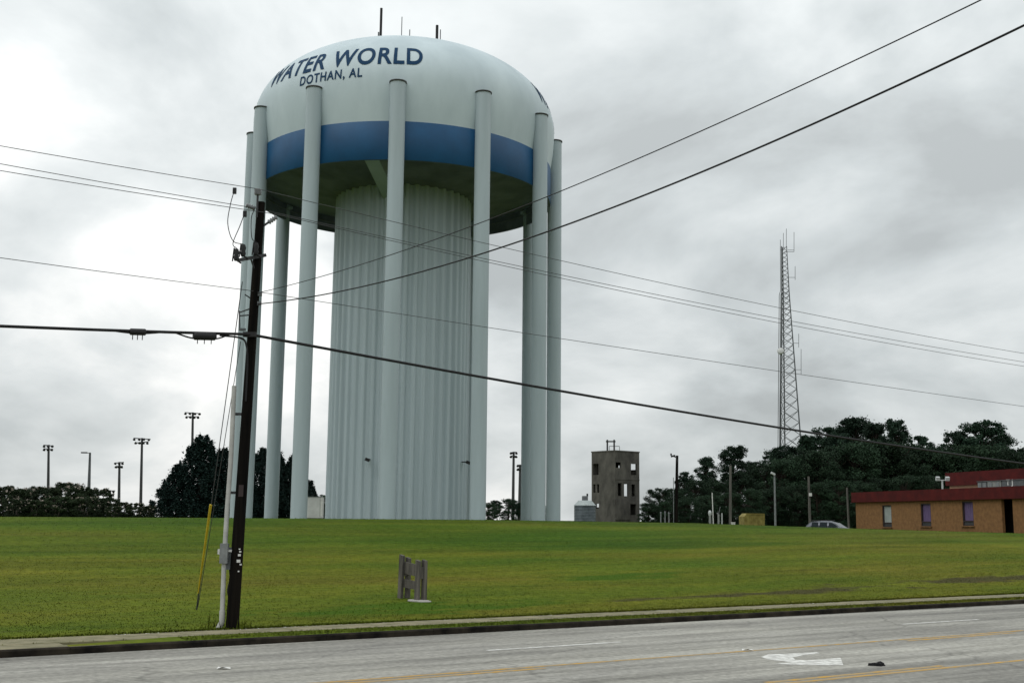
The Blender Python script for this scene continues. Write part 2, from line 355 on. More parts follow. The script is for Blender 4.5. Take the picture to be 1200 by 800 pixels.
def copy_tree(o, parent=None, loc=None, rz=None, scale=None, label=None):
    c = o.copy(); col.objects.link(c)
    if parent is not None: c.parent = parent
    if loc is not None: c.location = loc
    if rz is not None: c.rotation_euler = (c.rotation_euler[0], c.rotation_euler[1], rz)
    if scale is not None: c.scale = scale
    if label: c['label'] = label
    for ch in list(o.children): copy_tree(ch, c)
    return c
UNIT_BAR = {}
def bar(name, m, parent, a, b, r, n=6):
    """a straight bar as an object of its own; all bars of a kind share one unit mesh"""
    key = (m, n)
    if key not in UNIT_BAR: UNIT_BAR[key] = MB().tube([(0, 0, 0), (0, 0, 1)], 1.0, n).mesh('bar', m)
    a, b = Vector(a), Vector(b); d = b - a
    q = d.to_track_quat('Z', 'Y')
    M = Matrix.Translation(a) @ q.to_matrix().to_4x4() @ Matrix.Diagonal((r, r, d.length, 1))
    return link(name, UNIT_BAR[key], parent, matrix=M)
def struct(name, mb, m, parent=None):
    o = mb.build(name, m, parent)
    if parent is None: tag(o, kind='structure')
    return o

# ------------------------------------------------------------------ the setting: lawn, road, kerbs, pavement
def grid(tvals, svals, zf):
    mb = MB(); vs = [ts(t, s, zf(t, s)) for s in svals for t in tvals]; n = len(tvals); fs = []
    for i in range(len(svals) - 1):
        for j in range(n - 1): fs.append((i * n + j, i * n + j + 1, (i + 1) * n + j + 1, (i + 1) * n + j))
    mb.add(vs, fs, True); return mb
tv = list(np.concatenate([[-2500, -1200, -600, -300, -150, -80], np.arange(-50, 130.1, 1.5), [160, 220, 320, 500, 900, 1600, 2600]]))
sv = list(np.concatenate([np.arange(S_W1, 90, 0.75), [92, 96, 102, 110, 125, 150, 200, 260, 340, 500, 800, 1400, 3000]]))
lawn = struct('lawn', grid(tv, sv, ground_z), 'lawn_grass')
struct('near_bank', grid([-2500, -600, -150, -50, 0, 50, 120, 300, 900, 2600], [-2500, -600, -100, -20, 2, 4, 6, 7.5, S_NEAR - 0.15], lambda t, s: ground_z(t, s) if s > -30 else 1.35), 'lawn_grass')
struct('road', grid(list(np.linspace(-700, 900, 9)), [S_NEAR - 0.01, S_KERB + 0.01], lambda t, s: 0.0), 'asphalt')
# grass verge between kerb and pavement; it narrows out where the pavement meets the kerb
T_R = 6.3
vg = MB(); vt = [T_R, T_R + 1.0, T_R + 2.5] + list(np.arange(T_R + 4, 110, 3)) + [300, 900]
pts0 = [ts(t, S_V0, 0.151) for t in vt]; pts1 = [ts(t, S_V0 + (S_W0 - S_V0) * min(1, 0.25 + (t - T_R) / 3.3), 0.16) for t in vt]
vg.add(pts0 + pts1, [(i, i + 1, len(vt) + i + 1, len(vt) + i) for i in range(len(vt) - 1)])
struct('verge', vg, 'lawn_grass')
# pavement: bed plus slabs with open joints
sw = struct('pavement', MB().add([ts(-700, S_V0, 0.10), ts(900, S_V0, 0.10), ts(900, S_W1, 0.10), ts(-700, S_W1, 0.10)], [(0, 1, 2, 3)]), 'walk_stone')
SL = 1.5
def slab_mesh(w, l):
    b = 0.012; z = 0.055; mb = MB()
    lo = [(-l / 2, -w / 2), (l / 2, -w / 2), (l / 2, w / 2), (-l / 2, w / 2)]; hi = [(x - math.copysign(b, x), y - math.copysign(b, y)) for x, y in lo]
    v = [(x, y, 0) for x, y in lo] + [(x, y, z - b) for x, y in lo] + [(x, y, z) for x, y in hi]
    f = [(8, 9, 10, 11)] + [(i, (i + 1) % 4, 4 + (i + 1) % 4, 4 + i) for i in range(4)] + [(4 + i, 4 + (i + 1) % 4, 8 + (i + 1) % 4, 8 + i) for i in range(4)]
    return mb.add(v, f).mesh('slab', 'walk_stone')
sm = slab_mesh(S_W1 - S_W0, SL - 0.015); sm2 = slab_mesh(S_W0 - S_V0 - 0.01, SL - 0.015)
rnd = random.Random(5)
for i in range(-30, 70):
    t = T_R + (i + 0.5) * SL
    o = link('slab', sm, sw, loc=ts(t, (S_W0 + S_W1) / 2, 0.098 + rnd.uniform(-0.004, 0.004))); o.rotation_euler = (rnd.uniform(-.003, .003), 0, math.pi / 2 - RA)
    if i < 0:
        o = link('slab', sm2, sw, loc=ts(t, (S_V0 + S_W0) / 2, 0.094)); o.rotation_euler = (0, 0, math.pi / 2 - RA)
for l, t0, t1 in ((0, -700, T_R - 30 * SL), (1, T_R + 70 * SL, 900)):
    link('slab_run', MB().add([ts(t0, S_W0, 0.15), ts(t1, S_W0, 0.15), ts(t1, S_W1, 0.15), ts(t0, S_W1, 0.15)], [(0, 1, 2, 3)]).mesh('slab_run', 'walk_stone'), sw)
# far kerb in stones
kb = struct('kerb', MB().add([ts(-700, S_KERB, 0), ts(900, S_KERB, 0), ts(900, S_KERB, 0.12), ts(-700, S_KERB, 0.12), ts(900, S_V0, 0.12), ts(-700, S_V0, 0.12)], [(0, 1, 2, 3), (3, 2, 4, 5)]), 'kerb_stone')
kl = 3.0; kmb = MB(); pr = [(-0.085, 0), (-0.085, 0.12), (-0.055, 0.152), (0.075, 0.152), (0.075, 0)]
kmb.prism(pr, -kl / 2 + 0.006, kl / 2 - 0.006, lambda a, b, h: (h, a, b)); km = kmb.mesh('kerb_stone_piece', 'kerb_stone')
for i in range(-12, 36):
    o = link('kerb_stone', km, kb, loc=ts(T_R + (i + 0.5) * kl, (S_KERB + S_V0) / 2 + rnd.uniform(-.006, .006), rnd.uniform(-.006, .004))); o.rotation_euler = (0, 0, math.pi / 2 - RA)
nk = MB().add([ts(-700, S_NEAR, 0), ts(900, S_NEAR, 0), ts(900, S_NEAR, 0.15), ts(-700, S_NEAR, 0.15), ts(900, S_NEAR - 0.16, 0.151), ts(-700, S_NEAR - 0.16, 0.151)], [(0, 1, 2, 3), (3, 2, 4, 5)])
struct('near_kerb', nk, 'kerb_stone')

# painted markings, a sheet 4 mm above the road
def strip(mb, t0, t1, s0, s1, z=0.004, seg=2.0):
    n = max(1, int((t1 - t0) / seg)); r = random.Random(int(t0 * 10 + s0 * 100))
    vs = []
    for i in range(n + 1):
        t = t0 + (t1 - t0) * i / n; j = r.uniform(-.012, .012); vs += [ts(t, s0 + j, z), ts(t, s1 + j + r.uniform(-.01, .01), z)]
    mb.add(vs, [(2 * i, 2 * i + 2, 2 * i + 3, 2 * i + 1) for i in range(n)])
def marking(name, m, *rects):
    mb = MB()
    for q in rects: strip(mb, *q)
    return struct(name, mb, m)
for t0, t1 in ((-14.6, -10.8), (0.0, 3.8), (14.6, 18.5), (29.2, 32.9), (43.8, 47.6), (58.4, 62.2), (73, 76.8)):
    marking('white_lane_dash', 'marking_white', (t0, t1, 22.91, 23.04))
marking('far_yellow_line', 'marking_yellow', (-60, 160, 19.92, 20.05))
for t0 in (-6.3, 9.3, 25.2, 41.0, 57.0): marking('far_yellow_dash', 'marking_yellow', (t0, t0 + 4.6, 19.62, 19.78))
marking('near_yellow_line', 'marking_yellow', (-60, 160, 15.60, 15.75))
for t0 in (0.4, 16.3, 32.3): marking('near_yellow_dash', 'marking_yellow', (t0, t0 + 5.2, 15.86, 16.03))
# turn arrow in the middle lane
az = [(275, 328), (300, 319), (380, 316), (470, 311), (482, 315), (420, 322), (387, 330), (397, 338), (440, 340), (555, 331), (565, 357), (430, 356), (318, 352), (385, 347), (338, 341), (300, 336)]
ap = [onz(800 + a / 3, 660 + b / 3, 0.0) for a, b in az]
me = bpy.data.meshes.new('turn_arrow'); bm = bmesh.new(); vs_ = [bm.verts.new((p.x, p.y, 0.004)) for p in ap]; fc = bm.faces.new(vs_); bmesh.ops.triangulate(bm, faces=[fc]); bmesh.ops.recalc_face_normals(bm, faces=bm.faces); bm.to_mesh(me); bm.free()
me.materials.append(MATS['marking_white']); tag(link('turn_arrow', me), kind='structure')

# grass blades on the near lawn and verge (fine relief too small to count)
def grass():
    rs = np.random.default_rng(3); N = 190000
    s = S_W1 + (rs.random(N) ** 1.6) * 24.0; s[:26000] = S_V0 + 0.03 + rs.random(26000) * (S_W0 - S_V0 - 0.02)
    t = rs.uniform(-2, 70, N)
    t[26000:42000] = rs.uniform(-2, 60, 16000); s[26000:42000] = S_W1 - 0.02 + rs.random(16000) * 0.22
    s[-22000:] = rs.uniform(52, 68, 22000); t[-22000:] = rs.uniform(5, 95, 22000)          # rougher growth along the crest
    crest = np.zeros(N, bool); crest[-22000:] = True
    vk = (s >= S_W0) | (t > T_R + 2.6); s, t, crest = s[vk], t[vk], crest[vk]
    x = t * UX - s * UY; y = t * UY + s * UX
    az_ = x / y; keep = (np.abs(az_) < 0.47) & (y > 5); s, t, x, y, crest = s[keep], t[keep], x[keep], y[keep], crest[keep]; n = len(s)
    z = np.array([ground_z(a, b) for a, b in zip(t, s)])
    edge = ((s < S_W1 + 0.25))
    h = rs.uniform(0.015, 0.038, n) * np.where(edge, 1.4, np.where(crest, rs.choice([1.0, 1.6, 2.8], n, p=[.6, .32, .08]), 1.0)); wd = rs.uniform(0.010, 0.022, n)
    an = rs.uniform(0, math.tau, n); ln = rs.uniform(0, 0.04, n); la = rs.uniform(0, math.tau, n)
    v = np.empty((n, 3, 3))
    v[:, 0] = np.stack([x - np.cos(an) * wd, y - np.sin(an) * wd, z - 0.01], 1)
    v[:, 1] = np.stack([x + np.cos(an) * wd, y + np.sin(an) * wd, z - 0.01], 1)
    v[:, 2] = np.stack([x + np.cos(la) * ln, y + np.sin(la) * ln, z + h], 1)
    me = bpy.data.meshes.new('grass'); me.vertices.add(3 * n); me.loops.add(3 * n); me.polygons.add(n)
    me.vertices.foreach_set('co', v.ravel()); me.loops.foreach_set('vertex_index', np.arange(3 * n)); me.polygons.foreach_set('loop_start', np.arange(n) * 3)
    me.update(calc_edges=True); me.materials.append(MATS['grass_blades'])
    tag(link('grass', me), 'short mown grass of the lawn and verge', 'grass', kind='stuff')
grass()

# ------------------------------------------------------------------ water tower
TD = 96.0; TX = -0.0974 * TD; TR = 0.1344 * TD; A0 = 0.0466; TZ = 2.66
tower = empty('water_tower', (TX, TD, TZ), 'giant white water tower with blue band, twelve legs and fluted centre column', 'water tower')
def tz(z): return z - TZ
ZE, HT, NE, RT = 35.5, 7.0, 2.15, 12.8
Z_LEG = 35.36
prof = [(12.48, tz(32.45))]
for i in range(1, 9):
    q = i / 9; prof.append((12.48 + (RT - 12.48) * math.sin(q * math.pi / 2), tz(32.45 + (ZE - 32.45) * q)))
for i in range(41):
    th = i / 40 * math.pi / 2
    prof.append((max(0.02, RT * math.cos(th) ** (2 / NE)) if i < 40 else 0.02, tz(ZE + HT * math.sin(th) ** (2 / NE))))
dome = MB().lathe(prof, 128).build('tank', 'tank_white', tower)
MB().lathe([(12.50, tz(29.43)), (12.52, tz(29.45)), (12.52, tz(32.40)), (12.49, tz(32.45))], 128).build('blue_band', 'band_blue', tower)
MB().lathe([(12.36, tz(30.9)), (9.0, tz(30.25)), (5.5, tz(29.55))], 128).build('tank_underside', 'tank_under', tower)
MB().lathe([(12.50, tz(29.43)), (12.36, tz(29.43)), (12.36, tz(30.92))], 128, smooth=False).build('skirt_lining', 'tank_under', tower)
# fluted column: rounded ribs
NF = 44; mb = MB(); per = 12; n = NF * per; zs = [tz(2.3), tz(15), tz(29.62)]; vs_ = []
for z_ in zs:
    for k in range(n):
        ph = (k % per) / per; a = 2 * math.pi * k / n
        r_ = 5.65 + 0.11 * (max(-1, min(1, 1.5 * math.cos(2 * math.pi * ph)))) + 0.03 * math.sin(a * 7) * math.cos(2 * math.pi * ph)
        vs_.append((r_ * math.cos(a), r_ * math.sin(a), z_))
fs_ = [(i * n + k, i * n + (k + 1) % n, (i + 1) * n + (k + 1) % n, (i + 1) * n + k) for i in range(2) for k in range(n)]
MB().add(vs_, fs_, False).build('fluted_column', 'flute_paint', tower)
# legs
lm = MB().lathe([(0.60, tz(2.3)), (0.60, tz(Z_LEG - 0.02))], 32).mesh('leg', 'leg_paint')
cmesh = MB().lathe([(0.0, 0.08), (0.60, 0.0), (0.66, 0.0), (0.66, -0.10), (0.60, -0.10)], 32).mesh('leg_cap', 'cap_dark')
for k in range(12):
    a = A0 + k * math.pi / 6; p = (TR * math.sin(a), -TR * math.cos(a), 0)
    lg = link('leg', lm, tower, loc=p); link('leg_cap', cmesh, lg, loc=(0, 0, tz(Z_LEG)))
    for zz in (30.6, 34.0):
        q = MB().box(((TR - 0.62) * math.sin(a), -(TR - 0.62) * math.cos(a), tz(zz)), (0.5, 0.5, 0.25), Matrix.Rotation(a, 3, 'Z')); q.build('leg_bracket', 'leg_paint', tower)
# lightning ring rod and thin conduit under the rim
MB().tube([((TR - 0.75) * math.sin(i * math.tau / 96), -(TR - 0.75) * math.cos(i * math.tau / 96), tz(30.3)) for i in range(97)], 0.035, 6, False).build('rim_conduit', 'galv', tower)
# radial access duct under the tank bottom
aa = rad(-6.0)
def dpt(r_, w_, z_): return Vector((r_ * math.sin(aa) + w_ * math.cos(aa), -r_ * math.cos(aa) + w_ * math.sin(aa), tz(z_)))
MB().add([dpt(12.34, -.55, 30.8), dpt(12.34, .55, 30.8), dpt(12.34, -.55, 29.46), dpt(12.34, .55, 29.46), dpt(5.5, -.55, 29.6), dpt(5.5, .55, 29.6), dpt(5.5, -.55, 28.4), dpt(5.5, .55, 28.4)], [(0, 1, 3, 2), (2, 3, 7, 6), (0, 2, 6, 4), (1, 5, 7, 3), (4, 6, 7, 5), (0, 4, 5, 1)]).build('access_duct', 'leg_paint', tower)
# floodlights on the column
for px, py in ((433, 538), (543, 541)):
    d = ray(px, py); lo, hi = 80.0, 96.0
    for _ in range(60):
        md = (lo + hi) / 2; P = at(px, py, md)
        if math.hypot(P.x - TX, P.y - TD) < 5.85: hi = md
        else: lo = md
    P = at(px, py, hi) - Vector((TX, TD, TZ)); out = Vector((P.x, P.y, 0)).normalized()
    q = MB().tube([P - out * 0.15, P + out * 0.25], 0.05, 6); q.box(P + out * 0.42 - Vector((0, 0, 0.05)), (0.34, 0.3, 0.24), Matrix.Rotation(0.4, 3, 'Y')); q.build('floodlight', 'black_metal', tower)
# aerials on the crown
def dome_z(rho): return tz(ZE + HT * (1 - (min(rho, RT) / RT) ** NE) ** (1 / NE))
def aerial(px, py_top, r, Y, name, m):
    b = at(px, 44, Y); x, y = b.x - TX, b.y - TD; zb = dome_z(math.hypot(x, y)) - 0.1; zt = tz(at(px, py_top, Y).z)
    MB().tube([(x, y, zb), (x, y, zt)], r, 8).build(name, m, tower); return x, y, zb
aerial(446, 10, 0.11, 94, 'aerial', 'black_metal'); x_, y_, z_ = aerial(470.5, 20, 0.035, 93, 'aerial', 'galv_dark'); aerial(480, 35, 0.04, 93, 'aerial', 'galv_dark')
for k in range(3):
    MB().tube([(x_, y_, z_ + 0.9), (x_ + 0.5 * math.cos(k * 2.1), y_ + 0.5 * math.sin(k * 2.1), z_)], 0.03, 5).build('aerial_brace', 'galv_dark', tower)
aerial(512, 30, 0.12, 94, 'aerial', 'black_metal'); aerial(516, 35, 0.04, 94, 'aerial', 'galv_dark'); aerial(443.5, 38, 0.06, 93.5, 'aerial', 'galv_dark')

# lettering wrapped over the dome
arc = [(0.0, RT, ZE)]; N_ = 400
for i in range(1, N_ + 1):
    th = i / N_ * math.pi / 2 * 0.6; r_ = RT * math.cos(th) ** (2 / NE); z_ = ZE + HT * math.sin(th) ** (2 / NE); l_ = arc[-1]
    arc.append((l_[0] + math.hypot(r_ - l_[1], z_ - l_[2]), r_, z_))
arc = np.array(arc)
def arc_of_z(z): return float(np.interp(z, arc[:, 2], arc[:, 0]))
def text_mesh(body, bold, spacing):
    cu = bpy.data.curves.new('txt', 'FONT'); cu.body = body; cu.size = 1.0; cu.offset = bold; cu.resolution_u = 6; cu.space_character = spacing
    o = bpy.data.objects.new('txt', cu); col.objects.link(o); dg = bpy.context.evaluated_depsgraph_get(); dg.update()
    me = bpy.data.meshes.new_from_object(o.evaluated_get(dg)); bpy.data.objects.remove(o); bpy.data.curves.remove(cu); return me
def wrap_text(body, a_l, a_r, z0, z1, parent, bold=0.02, spacing=1.0, italic=0.0):
    me = text_mesh(body, bold, spacing); bm = bmesh.new(); bm.from_mesh(me); bpy.data.meshes.remove(me)
    xs = [v.co.x for v in bm.verts]; big = [v.co.y for v in bm.verts]
    x0, x1, y1 = min(xs), max(xs), sorted(big)[int(len(big) * 0.97)]; y0 = 0.0
    for step, ax, lo, hi in ((0.12, 0, x0, x1), (0.12, 1, min(big), max(big))):
        c_ = lo + step
        while c_ < hi:
            no = Vector((1, 0, 0)) if ax == 0 else Vector((0, 1, 0))
            bmesh.ops.bisect_plane(bm, geom=bm.verts[:] + bm.edges[:] + bm.faces[:], plane_co=no * c_, plane_no=no); c_ += step
    l0, l1 = arc_of_z(z0), arc_of_z(z1)
    for v in bm.verts:
        q = (v.co.x - x0) / (x1 - x0); h = (v.co.y - y0) / (y1 - y0); l_ = l0 + (l1 - l0) * h
        r_ = float(np.interp(l_, arc[:, 0], arc[:, 1])) if l_ > 0 else RT; z_ = float(np.interp(l_, arc[:, 0], arc[:, 2])) if l_ > 0 else ZE + l_
        a = rad(a_l + (a_r - a_l) * q); r_ += 0.025
        v.co = (r_ * math.sin(a), -r_ * math.cos(a), tz(z_) + 0.012)
    bmesh.ops.recalc_face_normals(bm, faces=bm.faces)
    m2 = bpy.data.meshes.new('lettering'); bm.to_mesh(m2); bm.free(); m2.materials.append(MATS['letter_blue']); link('lettering', m2, parent)
for off in (0, 120, 240):
    wrap_text('WATER WORLD', -55.5 + off, 11.0 + off, 36.93, 38.52, tower, 0.022, 1.10)
    wrap_text('DOTHAN, AL', -34.4 + off, -9.7 + off, 35.85, 36.6, tower, 0.022, 1.14)

# ------------------------------------------------------------------ utility pole with its gear
pb = None
for i in range(400):                                   # where the base pixel's ray meets s = 29.2
    Yq = 24 + i * 0.02; P = at(272, 736, Yq)
    if tos(P.x, P.y)[1] >= 29.15: pb = P; break
PB = Vector((pb.x, pb.y, gz(pb.x, pb.y))); PY = PB.y
def pl(px, py, dY=0.0): return at(px, py, PY + dY) - PB            # point in the pole's frame
pole = empty('utility_pole', PB, 'dark tarred wooden utility pole beside the pavement, carrying the overhead lines', 'utility pole')
top = pl(306, 237)
def pole_at(h): return Vector((top.x * h / top.z, 0, h))
def pole_r(h): return 0.165 - 0.058 * h / top.z
MB().tube([pole_at(h) for h in (-0.15, 2, 4, 6, 8, top.z)], [pole_r(h) for h in (0, 2, 4, 6, 8, top.z)], 18).build('post', 'pole_wood', pole)
# pole-top insulator and phase insulators
def insulator(c, d, l=0.32, r=0.075, name='insulator'):
    c = Vector(c); d = Vector(d).normalized(); q = MB(); pts = []; rr = []
    for i in range(9): pts.append(c + d * l * i / 8); rr.append(r * (1.0 if i % 2 else 0.55))
    q.tube(pts, rr, 10); return q.build(name, 'porcelain', pole)
MB().tube([top + Vector((-0.07, -0.13, -0.45)), top + Vector((-0.07, -0.13, 0.18))], 0.03, 8).build('top_pin', 'dark_metal', pole)
insulator(top + Vector((-0.07, -0.13, 0.16)), (0, 0, 1), 0.17, 0.11)
hA = pl(300, 243).z; a_l = pole_at(hA) + Vector((-0.14, -0.05, -0.05)); insulator(a_l, (-0.8, -0.35, 0.25), 0.26)
hB = pl(313, 268).z; a_r = pole_at(hB); b_r = pl(323, 255, 0.1)
MB().tube([a_r, a_r + (b_r - a_r) * 0.85], 0.03, 8).build('side_bracket', 'dark_metal', pole); insulator(a_r + (b_r - a_r) * 0.55, b_r - a_r, 0.28)
W_TOP = top + Vector((-0.07, -0.13, 0.33)); W_L = pl(299, 244, -0.15); W_R = pl(323, 251, 0.1)
# cut-out arm with three fuse cut-outs
ca0 = pl(279, 305, -0.55); ca1 = pl(311, 299, 0.1)
MB().box((ca0 + ca1) / 2, ((ca1 - ca0).length, 0.09, 0.09), (ca1 - ca0).to_track_quat('X', 'Z').to_matrix()).build('cutout_arm', 'dark_metal', pole)
MB().tube([pole_at(ca0.z - 0.25), ca0 + (ca1 - ca0) * 0.45], 0.025, 6).build('arm_brace', 'dark_metal', pole)
cuts = [pl(277, 299, -0.6), pl(285, 294, -0.45), pl(300, 292, -0.25)]
for c in cuts:
    q = MB(); q.tube([c + Vector((0, 0, -0.15)), c + Vector((0, 0, -0.07)), c + Vector((0, 0, 0.0)), c + Vector((0, 0, 0.08)), c + Vector((0, 0, 0.17))], [0.05, 0.075, 0.055, 0.075, 0.045], 10)
    q.tube([c + Vector((-0.09, -0.03, -0.17)), c + Vector((-0.06, -0.02, 0.19))], 0.02, 6)
    q.tube([c + Vector((0, 0, -0.12)), c + Vector((0.12, 0.06, -0.2))], 0.025, 6); q.build('fuse_cutout', 'black_metal', pole)
def curve_pts(ps, n=14):
    ps = [Vector(p) for p in ps]; out = []
    ps = [ps[0] * 2 - ps[1]] + ps + [ps[-1] * 2 - ps[-2]]
    for i in range(1, len(ps) - 2):
        for k in range(n):
            q = k / n; a, b, c, d = ps[i - 1], ps[i], ps[i + 1], ps[i + 2]
            out.append(0.5 * ((2 * b) + (c - a) * q + (2 * a - 5 * b + 4 * c - d) * q * q + (3 * b - a - 3 * c + d) * q ** 3))
    out.append(ps[-2]); return out
J1 = pl(275, 222, -0.55); J2 = pl(287, 249, -0.35)
for ps in ([J1, pl(270, 240, -0.6), pl(267, 262, -0.6), pl(273, 282, -0.55), cuts[1] + Vector((0, 0, 0.18))],
           [J2, pl(281, 265, -0.5), pl(273, 285, -0.6), cuts[0] + Vector((0, 0, 0.18))],
           [pl(298, 246, -0.2), pl(294.5, 256, -0.3), pl(295, 278, -0.3), cuts[2] + Vector((0, 0, 0.18))]):
    MB().tube(curve_pts(ps), 0.012, 5).build('jumper_wire', 'cable', pole)
for J in (J1, J2): MB().box(J - Vector((0, 0, 0.04)), (0.09, 0.07, 0.16)).build('line_clamp', 'black_metal', pole)
# low-voltage rack left of the post
for a_, b_ in ((pl(281, 366, -0.25), pl(292, 362, -0.1)), (pl(281, 370, -0.25), pl(292, 369, -0.1)), (pl(280.5, 364, -0.25), pl(281, 386, -0.25)), (pl(287, 345, -0.2), pl(293, 349, -0.1))):
    bar('rack_bar', 'dark_metal', pole, a_, b_, 0.018)
MB().box(pl(284, 386, -0.22), (0.16, 0.1, 0.06)).build('rack_clamp', 'galv_dark', pole)
for h_px in (345, 356): MB().box(pole_at(pl(300, h_px).z) + Vector((0.15, -0.06, 0)), (0.10, 0.08, 0.10)).build('service_clevis', 'galv_dark', pole)
MB().box(pole_at(pl(292, 393).z) + Vector((-0.02, -0.17, 0)), (0.34, 0.10, 0.13)).build('messenger_clamp', 'black_metal', pole)
# white riser pipe with standoff brackets, elbow and box
rz = [pl(x, y, -0.05) for x, y in ((274.5, 452), (270.5, 540), (266, 600), (263, 650), (260.5, 715), (260.2, 728), (256.5, 735.5))]
rp = MB(); rp.tube(rz[:6], 0.062, 12); rise = rp.build('riser_pipe', 'pvc', pole)
MB().tube([rz[4], rz[5], (rz[5] + rz[6]) / 2 + Vector((-0.01, 0, -0.02)), rz[6] + Vector((-0.02, 0, -0.05))], 0.074, 12).build('elbow', 'pvc', rise)
for x, y, x2 in ((274, 485, 284), (269, 577, 279)):
    MB().box((pl(x, y) + pl(x2, y)) / 2, ((pl(x2, y) - pl(x, y)).length + 0.1, 0.05, 0.07)).build('standoff_bracket', 'dark_metal', pole)
bx_ = MB().box(pl(262.8, 648, -0.12), (0.20, 0.16, 0.50)).build('junction_box', 'grey_box', pole)
MB().box(pl(257.2, 646, -0.12), (0.07, 0.10, 0.13)).build('box_hub', 'white_paint', bx_)
mb_ = MB().box(pl(269.5, 654, 0.02), (0.26, 0.16, 0.56)).build('disconnect_box', 'galv_dark', pole)
MB().box(pl(268, 645, -0.08), (0.17, 0.06, 0.06)).build('hasp', 'white_paint', mb_)
MB().tube(curve_pts([pl(269.5, 666), pl(270, 678), pl(267.5, 690), pl(268, 697)]), 0.03, 8).build('lead_out', 'black_metal', pole)
# grey conduit strapped to the post
MB().tube([pl(286.6, 463, -0.04), pl(280.4, 560, -0.05), pl(274.8, 640, -0.06), pl(271.2, 690, -0.07)], 0.036, 10).build('conduit', 'galv', pole)
for px, py, s_ in ((281.5, 646, .05), (280.5, 650, .07), (279.5, 657, .09), (282, 661, .05), (280.8, 643, .04), (279.6, 669, .04)):
    MB().box(pl(px, py, -0.2), (s_, 0.015, s_ * 0.8)).build('pole_tag', 'white_paint', pole)
MB().box(pole_at(pl(292, 575).z) + Vector((0.02, -0.142, 0)), (0.12, 0.02, 0.3)).build('rust_plate', 'frame_brown', pole)
# dry weeds at the foot
wd_ = MB(); r5 = random.Random(8)
for i in range(60):
    b0 = Vector((r5.uniform(-0.75, 0.45), r5.uniform(-0.25, 0.4), 0)); hh = r5.uniform(0.06, 0.30) * (1.6 if b0.x < -0.3 else 1); tip = b0 + Vector((r5.uniform(-.12, .12), r5.uniform(-.1, .1), hh))
    wd_.add([b0 + Vector((-.012, 0, -.02)), b0 + Vector((.012, 0, -.02)), tip], [(0, 1, 2)])
tag(wd_.build('weeds', 'grass_blades', loc=PB), 'tuft of rough weeds at the foot of the utility pole', 'weeds', kind='stuff')

# ------------------------------------------------------------------ overhead lines along the road
def plane_hit(px, py, P0):
    """where the pixel's ray crosses the vertical plane through P0 along the road"""
    r = ray(px, py); s0 = tos(P0.x, P0.y)[1]; Yq = s0 / (-r.x * UY + r.y * UX); return at(px, py, Yq)
def line_pts(P0, left, right, tl=-60, tr=75):
    t0 = tos(P0.x, P0.y)[0]; s0 = tos(P0.x, P0.y)[1]; out = []
    def fit(px_pts):
        A = []; B = []
        for p in px_pts:
            h = plane_hit(p[0], p[1], P0); d = tos(h.x, h.y)[0] - t0; A.append([d, d * d]); B.append(h.z - P0.z)
        if len(px_pts) == 1: return (B[0] / A[0][0] - 0.0016 * A[0][0], 0.0016)
        return tuple(np.linalg.lstsq(np.array(A), np.array(B), rcond=None)[0])
    cl, cr_ = fit(left), fit(right)
    for i in range(31):
        d = tl + (0 - tl) * i / 30; out.append(ts(t0 + d, s0, P0.z + cl[0] * d + cl[1] * d * d))
    for i in range(1, 41):
        d = tr * i / 40; out.append(ts(t0 + d, s0, P0.z + cr_[0] * d + cr_[1] * d * d))
    return out
def overhead(name, P0, left, right, r, m, label):
    o = MB().tube(line_pts(PB + P0, left, right), r, 6).build(name, m); tag(o, label, 'power line'); return o
overhead('power_line', W_TOP, [(0, 171)], [(700, 315), (1200, 414)], 0.009, 'wire_grey', 'thin power line resting on the insulator at the top of the dark pole')
overhead('power_line', W_L, [(0, 192)], [(700, 331), (1200, 424)], 0.009, 'wire_grey', 'thin power line on the insulator left of the dark pole, just below its top')
overhead('power_line', W_R, [(0, 200)], [(700, 335), (1200, 429)], 0.009, 'wire_grey', 'thin power line on the slanted bracket right of the dark pole, near its top')
overhead('neutral_wire', pl(290, 340, -0.2), [(0, 302)], [(640, 394), (1200, 476)], 0.009, 'wire_grey', 'thin neutral wire crossing the dark pole midway, above the thick cable')
CAB = pole_at(pl(292, 393).z) + Vector((-0.02, -0.2, 0))
cab = overhead('telephone_cable', CAB, [(0, 382)], [(640, 455), (1200, 543)], 0.040, 'cable', 'thick black telephone cable clamped low on the dark pole')
cab['category'] = 'cable'
